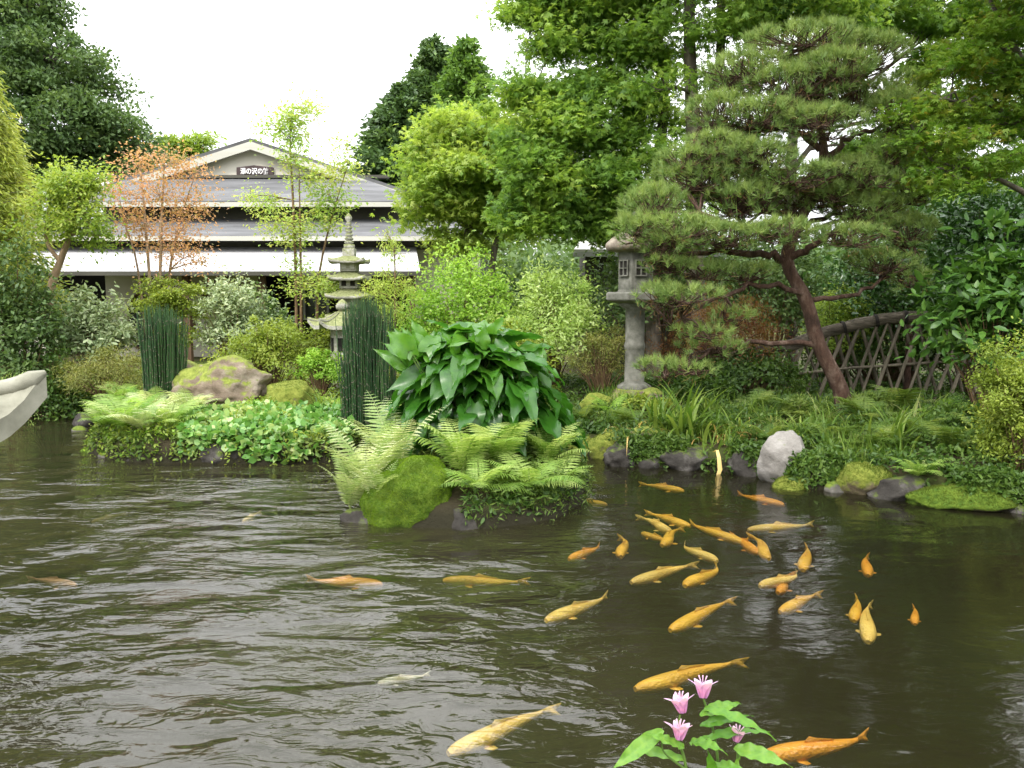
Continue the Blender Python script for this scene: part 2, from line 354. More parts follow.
def axis(lo, hi, flo, fhi, step):
    fine = list(np.arange(flo, fhi, step)); a = []; x = flo; s_ = step
    while x > lo: s_ *= 1.25; x -= s_; a.append(x)
    b = []; x = fine[-1]; s_ = step
    while x < hi: s_ *= 1.25; x += s_; b.append(x)
    return np.array(a[::-1] + fine + b)
gx = axis(-420, 420, -9.5, 7, .09); gy = axis(-200, 620, 1.5, 15, .09)
GX, GY = np.meshgrid(gx, gy); GZ = H(GX, GY)
nx, ny = len(gx), len(gy)
idx = np.arange(nx * ny).reshape(ny, nx)
GF = np.stack([idx[:-1, :-1], idx[:-1, 1:], idx[1:, 1:], idx[1:, :-1]], -1).reshape(-1, 4)
def ground_mat():
    m, nt, out = newmat('ground_soil_moss')
    g = N(nt, 'ShaderNodeNewGeometry')
    n1 = N(nt, 'ShaderNodeTexNoise', Scale=1.1, Detail=9, Roughness=.65); nt.links.new(g.outputs['Position'], n1.inputs['Vector'])
    r = ramp(nt, [(.32, (.035, .026, .016)), (.45, (.06, .05, .025)), (.55, (.06, .085, .018)), (.72, (.12, .15, .03))])
    nt.links.new(n1.outputs[0], r.inputs[0])
    n2 = N(nt, 'ShaderNodeTexNoise', Scale=22, Detail=8, Roughness=.7); nt.links.new(g.outputs['Position'], n2.inputs['Vector'])
    sx = N(nt, 'ShaderNodeSeparateXYZ'); nt.links.new(g.outputs['Position'], sx.inputs[0])
    mr = N(nt, 'ShaderNodeMapRange'); mr.inputs[1].default_value = .10; mr.inputs[2].default_value = .26; nt.links.new(sx.outputs[2], mr.inputs[0])
    mx = N(nt, 'ShaderNodeMix', data_type='RGBA'); nt.links.new(mr.outputs[0], mx.inputs[0]); mx.inputs[6].default_value = (.022, .02, .011, 1)  # low soil coloured darker, standing in for shade along the waterline
    nt.links.new(r.outputs[0], mx.inputs[7])
    p = N(nt, 'ShaderNodeBsdfPrincipled', Roughness=.95); p.inputs['Specular IOR Level'].default_value = .15
    nt.links.new(mx.outputs[2], p.inputs['Base Color'])
    b = N(nt, 'ShaderNodeBump', Strength=.8, Distance=.04); nt.links.new(n2.outputs[0], b.inputs['Height']); nt.links.new(b.outputs[0], p.inputs['Normal'])
    nt.links.new(p.outputs[0], out.inputs[0]); return m
ground = link('ground', mesh_np('ground', np.stack([GX, GY, GZ], -1).reshape(-1, 3), GF, ground_mat(), smooth=True))
tag(ground, 'mossy garden soil that forms the banks and bed of the pond', 'ground', kind='structure')

# ------------------------------------------------------------------ water
def water_mat():
    m, nt, out = newmat('pond_water')
    g = N(nt, 'ShaderNodeNewGeometry'); sx = N(nt, 'ShaderNodeSeparateXYZ'); nt.links.new(g.outputs['Position'], sx.inputs[0])
    def noise(scale, st, det=3, dist=0., rough=.5):
        mp = N(nt, 'ShaderNodeMapping'); mp.inputs['Scale'].default_value = st; nt.links.new(g.outputs['Position'], mp.inputs[0])
        n_ = N(nt, 'ShaderNodeTexNoise', Scale=scale, Detail=det, Roughness=rough, Distortion=dist); nt.links.new(mp.outputs[0], n_.inputs['Vector']); return n_.outputs[0]
    def math_(op, a, b, c=None):
        n_ = N(nt, 'ShaderNodeMath', operation=op)
        for i, v in enumerate((a, b, c)):
            if v is None: continue
            if isinstance(v, (int, float)): n_.inputs[i].default_value = v
            else: nt.links.new(v, n_.inputs[i])
        return n_.outputs[0]
    def mrange(v, a, b, c, d):
        n_ = N(nt, 'ShaderNodeMapRange', interpolation_type='SMOOTHSTEP'); nt.links.new(v, n_.inputs[0])
        for i, q in enumerate((a, b, c, d)): n_.inputs[i + 1].default_value = q
        return n_.outputs[0]
    # agitated water on the left and in the middle, calm on the right
    big = noise(.55, (1, 1, 1), 2)
    ax = math_('ADD', sx.outputs[0], math_('MULTIPLY', math_('SUBTRACT', big, .5), 3.0))
    mask = mrange(ax, -.6, 1.6, 1.0, .15)
    far = mrange(sx.outputs[1], 8.5, 10.5, 1.0, .5)
    mask = math_('MULTIPLY', mask, far)
    w1 = noise(1.7, (.6, 1.5, 1), 2, 1.4)
    w2 = noise(6.0, (.7, 1.4, 1), 2, 1.6, .5)
    w3 = noise(22, (.8, 1.2, 1), 2, .6)
    h = math_('ADD', math_('MULTIPLY', w1, .8), math_('ADD', math_('MULTIPLY', w2, .26), math_('MULTIPLY', w3, .03)))
    cal = noise(1.3, (.8, 1.2, 1), 2)
    gust = mrange(cal, .35, .65, .35, 1.25)
    h = math_('MULTIPLY', h, math_('MULTIPLY', mask, gust))
    b = N(nt, 'ShaderNodeBump', Strength=1.0, Distance=.07); nt.links.new(h, b.inputs['Height'])
    fr = N(nt, 'ShaderNodeFresnel', IOR=1.5); nt.links.new(b.outputs[0], fr.inputs['Normal'])
    gl = N(nt, 'ShaderNodeBsdfGlossy', Roughness=.08); nt.links.new(b.outputs[0], gl.inputs['Normal'])
    tr = N(nt, 'ShaderNodeBsdfTransparent'); tr.inputs[0].default_value = (.93, .93, .86, 1)
    df = N(nt, 'ShaderNodeBsdfDiffuse'); df.inputs[0].default_value = (.095, .088, .042, 1)
    mu = N(nt, 'ShaderNodeMixShader'); nt.links.new(mrange(ax, -.8, 1.8, .19, .08), mu.inputs[0])   # more murk on the left, painting in part of the silvery sheen
    nt.links.new(tr.outputs[0], mu.inputs[1]); nt.links.new(df.outputs[0], mu.inputs[2])
    mx = N(nt, 'ShaderNodeMixShader'); nt.links.new(fr.outputs[0], mx.inputs[0]); nt.links.new(mu.outputs[0], mx.inputs[1]); nt.links.new(gl.outputs[0], mx.inputs[2])
    nt.links.new(mx.outputs[0], out.inputs[0])
    va = N(nt, 'ShaderNodeVolumeAbsorption', Density=1.1); va.inputs[0].default_value = (.62, .58, .28, 1)
    nt.links.new(va.outputs[0], out.inputs['Volume'])
    return m
wb = MB(); wb.box((-3, 8.2, -.5), (23, 14.5, 1.0))
tag(wb.build('pond_water', water_mat()), 'murky olive brown pond water rippling on the left', 'water', kind='structure')

# ------------------------------------------------------------------ trees
def ellip(rng, n, shell=.0):
    d = norm(rng.normal(size=(n, 3))); r = rng.random(n) ** (1 / 3)
    r = shell + (1 - shell) * r
    return d * r[:, None]
def tree(name, label, cat, base, trunk, blobs, mat, total, lsize, T=T_RH, bark='bark', seed=1, flat=.35, clump=.33, perblob=None,
         horiz=.6, depth=.85, group=None, twig=.012, limb=.05, extra=None, trunk_n=14, droop=.1, wvar=.35, trunkmat=None):
    """trunk: list of stems, each a list of (px,py,Y,radius); blobs: (px,py,Y,rx_px,ry_px[,weight]) ; leaves fill clumps inside the blobs"""
    rng = np.random.default_rng(seed)
    root = empty(name, base); tag(root, label, cat, group)
    B0 = np.array(base, dtype=float)
    stems = []
    for st in trunk:
        ctrl = [tuple(at(px, py, Y)) + (r,) for px, py, Y, r in st]
        stems.append(spline(ctrl, trunk_n))
    lines = [(s_[:, :3] - B0, s_[:, 3]) for s_ in stems]
    allp = np.concatenate(stems)
    P = []; VV = []; CN = []
    area = sum(b[3] * b[4] * (b[5] if len(b) > 5 else 1) for b in blobs)
    for b in blobs:
        px, py, Y, rx, ry = b[:5]; wgt = b[5] if len(b) > 5 else 1
        c = np.array(at(px, py, Y)); sc = Y / FPX
        R = np.array([rx * sc, rx * sc * depth, ry * sc])
        nl = max(20, int(total * rx * ry * wgt / area))
        # attach limb to the closest stem point not above the blob's middle
        dz = allp[:, 2] - c[2]
        cost = np.linalg.norm(allp[:, :3] - c, axis=1) + np.where(dz > -.1 * R[2], 3 * np.abs(dz), 0)
        a = allp[np.argmin(cost)]
        L = np.linalg.norm(c - a[:3])
        r0 = min(a[3] * .65, limb * (.4 + L * .3)) + .003
        mid = (a[:3] + c) / 2 + np.array([rng.normal() * .06, rng.normal() * .06, .08]) * L
        sp = spline([tuple(a[:3]) + (r0,), tuple(mid) + (r0 * .7,), tuple(c) + (r0 * .35,)], 8)
        lines.append((sp[:, :3] - B0, sp[:, 3]))
        ncl = perblob or max(6, int((R[0] * R[1] * R[2]) ** (1 / 3) / clump * 12))
        cl = c + ellip(rng, ncl, .25) * R * (.8 + .5 * rng.random((ncl, 1)) ** 2)
        for q in cl:
            s0 = sp[rng.integers(len(sp) // 2, len(sp))]
            m_ = (s0[:3] + q) / 2 + rng.normal(size=3) * .05 + np.array([0, 0, .04])
            lines.append((np.array([s0[:3], m_, q]) - B0, np.array([min(s0[3], twig), twig * .7, twig * .3])))
        cs = clump * (.35 + .95 * rng.random(ncl)); pw = cs ** 1.6; k = rng.choice(ncl, nl, p=pw / pw.sum())
        off = rng.normal(size=(nl, 3)) * .5
        off[:, 2] *= flat
        off[:, 2] -= droop * (off[:, 0] ** 2 + off[:, 1] ** 2)
        P.append(cl[k] + off * cs[k][:, None])
        cv = rng.random(ncl)
        VV.append(.15 + .5 * cv[k] + wvar * (rng.random(nl) - .3))
        CN.append(off)
    P = np.concatenate(P); VV = np.concatenate(VV); CN = np.concatenate(CN); n = len(P)
    Nn = norm(rng.normal(size=(n, 3)) * (1 - horiz) + np.array([0, 0, 1]) * horiz)
    D = norm(rng.normal(size=(n, 3)) * .7 + norm(CN) * .6 + np.array([0, 0, -.25]))
    D = norm(D - Nn * (D * Nn).sum(1)[:, None] * .8)
    sz = lsize * (.65 + .7 * rng.random(n))
    V, F = tubes(lines, 6)
    link('trunk', mesh_np('trunk', V, F, M[bark], smooth=True), root)
    leaf_obj('crown', P - B0, D, Nn, sz, T, M[mat], VV, root)
    return root

def B(px, py, Y): return tuple(at(px, py, Y))
def base_at(px, Y):
    x = (px - 512) / FPX * Y
    x = ray(px, 330)[0] / ray(px, 330)[1] * Y
    return (x, Y, gz(x, Y) - .03)
def py_of(x, Y, z):
    # picture row of a world point (for stem bases)
    d = Vector((x, Y, z - CAMZ)); f = Vector((0, math.cos(PITCH), -math.sin(PITCH))); u = Vector((0, math.sin(PITCH), math.cos(PITCH)))
    return 384 - FPX * d.dot(u) / d.dot(f)
def gpx(px, Y):
    b = base_at(px, Y); return (px, py_of(*b) + 2, Y)

def stem(px, Y, r, *pts):
    g = gpx(px, Y)
    return [(g[0], g[1], g[2], r)] + list(pts)

# far trees
tree('broadleaf_tree', 'tall dark green broadleaf tree rising behind the left end of the house', 'tree', base_at(30, 31),
     [stem(30, 31, .4, (32, 200, 31, .33), (40, 100, 31, .25), (30, 20, 31, .12))],
     [(14, 20, 31, 42, 35), (52, 60, 30.5, 38, 33), (82, 98, 31, 28, 28), (15, 80, 31, 45, 40), (50, 120, 30, 55, 35), (115, 128, 31, 30, 22), (100, 150, 31, 40, 22), (140, 145, 31, 15, 14, .8), (118, 88, 31.5, 12, 11, .7), (18, -30, 31, 36, 35), (60, 165, 31, 60, 22), (135, 165, 31, 25, 14), (42, 5, 31, 16, 18)],
     'dark', 52000, .18, seed=3, clump=.7, flat=.6, horiz=.4, limb=.12, twig=.03)
tree('distant_tree', 'small fresh green treetop peeping over the left slope of the gable', 'tree', base_at(190, 36),
     [stem(190, 36, .2, (190, 200, 36, .15), (190, 150, 36, .06))],
     [(185, 145, 36, 20, 9), (205, 139, 36, 10, 7), (170, 150, 36, 14, 8), (195, 160, 36, 30, 12)], 'fresh', 4200, .2, seed=4, clump=.6)
def conifer(name, label, px, Y, top, bottom, halfw, mat, n, seed, lean=0, lsize=.3):
    rng = np.random.default_rng(seed)
    b = np.array(base_at(px, Y)); t = np.array(at(px + lean, top, Y)); bt = np.array(at(px, bottom, Y))
    root = empty(name, b); tag(root, label, 'tree', 'conifers on the skyline')
    r = halfw * Y / FPX; h = t[2] - bt[2]
    lines = [(np.array([b, (b + t) / 2, t]) - b, np.array([.3, .2, .03]))]
    P = []; D = []; VV = []
    nb = 130
    for i in range(nb):
        u = (i + .5) / nb; z = bt[2] + h * u
        rr = r * (1 - u) ** .62 * (.75 + .4 * rng.random()); a = rng.random() * 6.283
        o = np.array([0, 0, z - b[2]]) + (t - b) * np.array([1, 1, 0]) * ((z - b[2]) / (t[2] - b[2]))
        d = np.array([math.cos(a), math.sin(a), .15]); e = o + d * rr
        e[2] -= rr * .12
        lines.append((np.array([o, (o + e) / 2 + [0, 0, rr * .06], e]), np.array([.05, .035, .012])))
        m_ = int(n / nb * (.35 + 1.3 * (1 - u) ** .6)); s_ = np.sqrt(rng.random(m_))
        q = o + (e - o) * s_[:, None] + rng.normal(size=(m_, 3)) * np.array([.3, .3, .22]) * (.35 + rr * .2)
        P.append(q); D.append(np.tile(d, (m_, 1)) + rng.normal(size=(m_, 3)) * .55 + [0, 0, -.2]); VV.append(np.full(m_, rng.random()) * .5 + rng.random(m_) * .4)
    P = np.concatenate(P); D = np.concatenate(D); VV = np.concatenate(VV)
    V, F = tubes(lines, 5); link('trunk', mesh_np('trunk', V, F, M['bark'], smooth=True), root)
    leaf_obj('crown', P, D, rng.normal(size=P.shape), lsize * (.6 + .8 * rng.random(len(P))), T_RH, M[mat], VV, root)
    return root
conifer('conifer_tree', 'dark conifer with a leaning crown left of the brighter conifer', 402, 33, 86, 215, 56, 'conifer', 30000, 5, lsize=.2)
conifer('conifer_tree', 'dark conifer peak just left of the bright conifer top', 434, 34, 40, 200, 54, 'conifer', 26000, 6, lsize=.2)
conifer('conifer_tree', 'bright green rounded conifer top above the yellow green maple', 466, 33, 42, 230, 58, 'coniferb', 30000, 7, lsize=.2)

# centre and right-hand tall trees
tree('maple_tree', 'yellow green maple standing between the house and the big leaning maple', 'tree', base_at(455, 17),
     [stem(470, 17, .14, (468, 240, 17, .1), (480, 170, 17, .06)), stem(478, 17, .1, (500, 220, 17, .07), (530, 170, 17, .04))],
     [(440, 130, 16.8, 27, 18), (480, 130, 17, 35, 20), (520, 150, 17, 35, 22), (440, 165, 16.4, 30, 18), (475, 170, 16.5, 35, 18), (435, 200, 16.5, 25, 18), (470, 205, 16.8, 30, 20), (505, 195, 17, 35, 20), (500, 225, 17.2, 35, 15), (545, 200, 17, 30, 24), (455, 235, 17, 30, 12), (425, 150, 17, 12, 12, .7), (418, 190, 16.8, 10, 10, .7), (510, 118, 17, 22, 9, .7), (462, 112, 17, 16, 7, .8), (420, 222, 16.8, 10, 9, .7)],
     'maple_y', 26000, .10, T=T_MAPLE, seed=8, clump=.5, flat=.4)
tree('maple_tree', 'big green maple whose layered branches spread left over the garden', 'tree', base_at(650, 15),
     [stem(655, 15, .17, (652, 240, 15, .14), (660, 150, 15, .11), (665, 80, 15, .08), (655, 10, 15, .05), (650, -60, 15, .03)),
      [(652, 210, 15, .06), (600, 190, 14.8, .045), (540, 150, 14.6, .03), (505, 132, 14.5, .012)],
      [(658, 160, 15, .05), (620, 120, 15, .035), (560, 100, 14.8, .02), (525, 78, 14.8, .01)]],
     [(540, 5, 14.8, 32, 14), (580, 22, 15, 38, 16), (620, 45, 15, 35, 15), (560, 45, 14.8, 28, 10), (535, 90, 14.6, 26, 14), (575, 95, 14.8, 38, 18), (620, 90, 15, 36, 20, .65), (555, 125, 14.4, 36, 16), (600, 135, 14.6, 40, 18, .65), (530, 150, 14.2, 30, 14), (575, 165, 14.2, 40, 16), (625, 165, 14.8, 40, 20, .65), (545, 185, 14.2, 34, 15), (600, 195, 14.4, 38, 18), (640, 205, 14.8, 30, 20, .4), (560, 218, 14.5, 36, 13), (610, 232, 14.6, 34, 12), (520, 215, 14.6, 22, 14), (650, 60, 15, 30, 22, .4), (650, 120, 15, 26, 20, .4), (600, -25, 15, 50, 26), (540, -22, 15, 26, 16), (660, -40, 15, 50, 35), (630, 5, 15.2, 36, 22)],
     'maple', 62000, .095, T=T_MAPLE, seed=9, clump=.46, flat=.5, horiz=.6)
tree('maple_tree', 'tall maple with two pale upright trunks behind the pine', 'tree', base_at(700, 14.3),
     [stem(700, 14.3, .17, (694, 220, 14.3, .15), (693, 130, 14.3, .13), (690, 60, 14.3, .11), (690, -20, 14.3, .09), (700, -140, 14.3, .04)),
      [(694, 200, 14.3, .10), (705, 120, 14.3, .085), (720, 60, 14.3, .08), (722, -20, 14.3, .07), (740, -120, 14.3, .03)]],
     [(690, 22, 14, 40, 17, .4), (730, 30, 14, 40, 15), (770, 10, 14, 40, 16), (820, 5, 14, 40, 12), (665, 90, 13.8, 30, 18, .4), (715, 82, 14.2, 22, 12, .4), (680, 150, 13.8, 28, 14, .4), (672, 195, 14, 30, 20, .4), (740, 70, 14.4, 25, 12, .4), (860, 12, 14.5, 35, 12), (700, -35, 14.2, 70, 30), (790, -35, 14.4, 70, 30), (740, -95, 14.3, 110, 45), (665, 235, 14.3, 26, 22), (760, -160, 14.3, 90, 40), (700, -190, 12.5, 110, 26), (830, -200, 11.6, 110, 26), (920, -180, 12, 100, 26)],  # last forward blobs, out of view, added to shade the right bank
     'maple', 58000, .095, T=T_MAPLE, seed=10, clump=.46, flat=.5, horiz=.6)
tree('maple_tree', 'green maple filling the sky gap above the bamboo fence', 'tree', base_at(790, 17.5),
     [stem(792, 17.5, .15, (790, 240, 17.5, .13), (792, 150, 17.5, .11), (800, 60, 17.5, .07), (810, -40, 17.5, .03)),
      [(792, 170, 17.5, .06), (850, 100, 17.5, .05), (910, 50, 17.5, .03)]],
     [(870, 25, 17.5, 45, 16), (925, 20, 17.5, 45, 18), (975, 10, 17.5, 45, 20), (900, 165, 17.3, 45, 22), (850, 190, 17.5, 45, 22), (780, 120, 18, 30, 18, .65), (720, 150, 18, 40, 30, .65), (760, 190, 18, 50, 25), (930, 60, 17.5, 30, 13), (870, -30, 17.5, 80, 30), (970, -40, 17.5, 80, 35), (1020, 50, 17.5, 45, 50), (1010, 130, 17.6, 60, 45), (930, 130, 17.6, 35, 20), (935, 175, 17.3, 50, 26), (868, 150, 17.8, 30, 14), (1000, 195, 17.3, 55, 26), (830, 100, 18, 40, 22), (900, 215, 17.2, 60, 22), (925, 95, 17.5, 22, 10, .6)],
     'maple', 60000, .115, T=T_MAPLE, seed=11, clump=.45, flat=.3)
tree('maple_tree', 'maple at the right edge with leaves turning orange and its trunk outside', 'tree', base_at(1085, 10.6),
     [stem(1085, 10.6, .13, (1075, 250, 10.6, .1), (1050, 130, 10.6, .08), (1020, 60, 10.5, .05), (990, 0, 10.5, .02)),
      [(1060, 180, 10.6, .05), (1000, 110, 10.4, .03), (940, 100, 10.2, .012)],
      [(1068, 220, 10.6, .05), (1000, 180, 10.4, .03), (930, 160, 10.2, .012)]],
     [(985, 40, 10.3, 42, 14), (950, 62, 10.2, 36, 11), (1010, 75, 10.3, 40, 16), (960, 105, 10.2, 45, 10), (1010, 125, 10.3, 45, 14), (945, 140, 10.1, 45, 10), (990, 165, 10.2, 50, 13), (950, 182, 10.1, 40, 9), (1020, 15, 10.4, 35, 16), (905, 118, 10.1, 22, 7), (1060, 60, 10.4, 60, 60, .6), (1030, -50, 10.4, 90, 40), (1080, -130, 9, 110, 30), (1000, -190, 9.4, 110, 26), (1120, -60, 8.4, 70, 50), (1150, -190, 8.0, 110, 30)],  # blobs beyond the frame added to keep sky light off the bank
     'maple_r', 42000, .065, T=T_MAPLE, seed=12, clump=.32, flat=.32, horiz=.65)

# left-hand trees
def cypress():
    rng = np.random.default_rng(31); b = np.array(base_at(-12, 15)); root = empty('cypress_tree', b)
    tag(root, 'feathery golden green cypress cut off by the left edge', 'tree')
    P = []; D = []; VV = []; lines = [(np.array([[0, 0, 0], [0, 0, 2.5], [0, 0, 5]]), np.array([.12, .09, .02]))]
    for i in range(380):
        u = rng.random(); a = rng.random() * 6.283
        z = 1.6 + 4.5 * u; rr = 1.25 * (1 - u) ** .55 * (.75 + .4 * rng.random())
        o = np.array([0, 0, z]); d = np.array([math.cos(a), math.sin(a), 0]); e = o + d * rr + [0, 0, rr * .1]
        lines.append((np.array([o, (o + e) / 2, e]), np.array([.012, .008, .003])))
        m_ = 110; t = rng.random(m_) ** .6; q = o + (e - o) * t[:, None] + rng.normal(size=(m_, 3)) * .09 ; q[:, 2] -= rng.random(m_) * .22 * t
        P.append(q); D.append(d * .6 + rng.normal(size=(m_, 3)) * .3 + [0, 0, -.5]); VV.append(.5 * rng.random() + .5 * rng.random(m_))
    P, D, VV = map(np.concatenate, (P, D, VV))
    V, F = tubes(lines, 5); link('trunk', mesh_np('trunk', V, F, M['bark'], smooth=True), root)
    leaf_obj('crown', P, D, rng.normal(size=P.shape), .12 * (.5 + rng.random(len(P))), T_NARROW, M['cypress'], VV, root)
cypress()
tree('young_tree', 'small green tree with a bare tan leaning trunk left of the orange tree', 'tree', base_at(52, 14.6),
     [stem(52, 14.6, .085, (50, 300, 14.6, .07), (60, 262, 14.6, .06), (70, 235, 14.5, .04), (78, 200, 14.5, .02)),
      [(51, 290, 14.6, .05), (42, 300, 14.5, .03), (34, 288, 14.4, .018)],
      [(60, 262, 14.6, .04), (46, 238, 14.6, .03), (50, 200, 14.6, .012)]],
     [(68, 185, 14.5, 24, 13), (88, 200, 14.6, 22, 13), (50, 198, 14.6, 20, 13), (78, 222, 14.3, 26, 12), (52, 225, 14.5, 20, 10), (95, 235, 14.5, 15, 8), (95, 180, 14.6, 12, 8)],
     'fresh', 8200, .075, seed=14, clump=.36, bark='barkl', flat=.8)
tree('orange_tree', 'slender tree with sparse orange leaves in front of the house', 'tree', base_at(155, 15.4),
     [stem(152, 15.4, .035, (150, 290, 15.4, .03), (145, 220, 15.4, .022), (140, 160, 15.4, .008)),
      stem(158, 15.4, .035, (160, 280, 15.3, .03), (162, 210, 15.3, .022), (165, 150, 15.3, .008)),
      stem(162, 15.5, .03, (170, 270, 15.5, .025), (182, 215, 15.5, .015), (195, 175, 15.5, .006)),
      stem(150, 15.5, .025, (138, 270, 15.5, .02), (125, 225, 15.5, .013), (118, 190, 15.5, .005))],
     [(140, 165, 15.4, 18, 11), (170, 162, 15.3, 22, 11), (195, 172, 15.4, 14, 9), (130, 195, 15.4, 18, 12), (160, 195, 15.2, 22, 12), (188, 205, 15.4, 20, 11), (145, 225, 15.4, 24, 10), (180, 232, 15.3, 22, 9), (125, 222, 15.5, 13, 8), (160, 250, 15.4, 22, 8), (190, 255, 15.4, 18, 7), (205, 262, 15.5, 12, 4)],
     'orange', 6200, .06, seed=15, clump=.34, bark='barkl', flat=1.0, limb=.02, twig=.006)
tree('young_tree', 'green lower bush growing round the stems of the orange tree', 'bush', base_at(170, 15.0),
     [stem(168, 15, .03, (168, 320, 15, .02), (168, 290, 15, .01))],
     [(155, 285, 15, 16, 10), (178, 290, 15, 24, 13), (165, 308, 15, 24, 12), (190, 308, 15, 18, 10), (180, 335, 15, 20, 12)], 'clipped', 6500, .06, seed=16, clump=.22)
tree('sapling_tree', 'tall thin see-through sapling with several stems left of the pagoda', 'tree', base_at(298, 14.4),
     [stem(297, 14.4, .035, (296, 280, 14.4, .028), (293, 200, 14.4, .022), (290, 140, 14.4, .014), (292, 110, 14.4, .006)),
      stem(301, 14.4, .028, (301, 290, 14.3, .024), (300, 220, 14.3, .016), (299, 165, 14.3, .007)),
      stem(316, 14.5, .03, (318, 290, 14.5, .024), (326, 240, 14.5, .018), (340, 190, 14.5, .010), (350, 160, 14.5, .004))],
     [(290, 115, 14.4, 18, 9), (305, 108, 14.4, 14, 7), (275, 125, 14.4, 14, 6), (293, 135, 14.4, 16, 8), (292, 160, 14.3, 14, 7), (320, 178, 14.4, 18, 9), (340, 172, 14.5, 14, 8), (345, 145, 14.5, 9, 8, .7), (332, 200, 14.4, 22, 8), (268, 200, 14.4, 20, 5), (280, 222, 14.3, 24, 7), (330, 220, 14.4, 20, 7), (295, 235, 14.3, 18, 6), (250, 197, 14.4, 8, 3), (310, 283, 14.2, 22, 7), (335, 285, 14.2, 16, 8), (300, 265, 14.4, 14, 4)],
     'thin_y', 9500, .065, seed=17, clump=.30, bark='brownstem', flat=.75, limb=.015, twig=.005, horiz=.7)
tree('weeping_shrub', 'pale green shrub with hanging shoots right of the stone pagoda', 'shrub', base_at(394, 13.2),
     [stem(395, 13.2, .02, (395, 300, 13.2, .016), (394, 250, 13.2, .010), (386, 232, 13.2, .004))],
     [(388, 240, 13.2, 7, 8), (396, 252, 13.2, 9, 5), (385, 275, 13.2, 9, 10), (375, 292, 13.2, 12, 8), (402, 285, 13.2, 12, 9), (398, 305, 13.2, 16, 8)],
     'weeping', 1900, .075, T=T_NARROW, seed=18, clump=.16, bark='brownstem', flat=.9, limb=.01, twig=.004, horiz=.2, droop=.6)

# ------------------------------------------------------------------ shrubs (leaf clouds around a twiggy dome)
def shrub(name, label, px, Y, top, halfw, mat, n, lsize, seed, T=T_RH, zbase=None, lump=.22, depth=.8, group=None, flatn=.35, stemmat='brownstem', cat='shrub', lo=.0, full=False):
    rng = np.random.default_rng(seed); b = np.array(base_at(px, Y)); root = empty(name, b); tag(root, label, cat, group)
    t = at(px, top, Y); h = t[2] - b[2]; r = halfw * Y / FPX
    nc = int(26 + 40 * r * h)
    d = norm(rng.normal(size=(nc, 3))); d[:, 2] = np.abs(d[:, 2]) * 1.1 - .25
    if full: d[:, 2] = rng.uniform(-.9, 1, nc)
    rad = .45 + .75 * rng.random(nc)
    C = d * rad[:, None] * np.array([r, r * depth, h * .5]); C[:, 2] = h * (.5 + lo / 2) + C[:, 2] * (1 - lo)
    C[:, 2] = np.clip(C[:, 2], .05, h * 1.12)
    k = rng.integers(0, nc, n); cs = lump * (.35 + 1.2 * rng.random(nc)) * (r + h * .5)
    off = rng.normal(size=(n, 3)) * .55; off[:, 2] *= .75
    P = C[k] + off * cs[k][:, None] * .6; P[:, 2] = np.abs(P[:, 2]) + .02
    out = norm(P - np.array([0, 0, h * .35]))
    Nn = norm(out * .6 + rng.normal(size=(n, 3)) * .6 + [0, 0, flatn]); D = norm(rng.normal(size=(n, 3)) + out * .7)
    D = D - Nn * (D * Nn).sum(1)[:, None] * .8
    VV = .1 + .45 * rng.random(nc)[k] + .45 * rng.random(n)
    lines = []
    for q in C[:min(nc, 60)]:
        lines.append((np.array([[q[0] * .12, q[1] * .12, 0], [q[0] * .5, q[1] * .5, q[2] * .6], q]), np.array([.014, .009, .003])))
    V, F = tubes(lines, 4); link('stems', mesh_np('stems', V, F, M[stemmat], smooth=True), root)
    leaf_obj('foliage', P, D, Nn, lsize * (.6 + .8 * rng.random(n)), T, M[mat], VV, root)
    return root
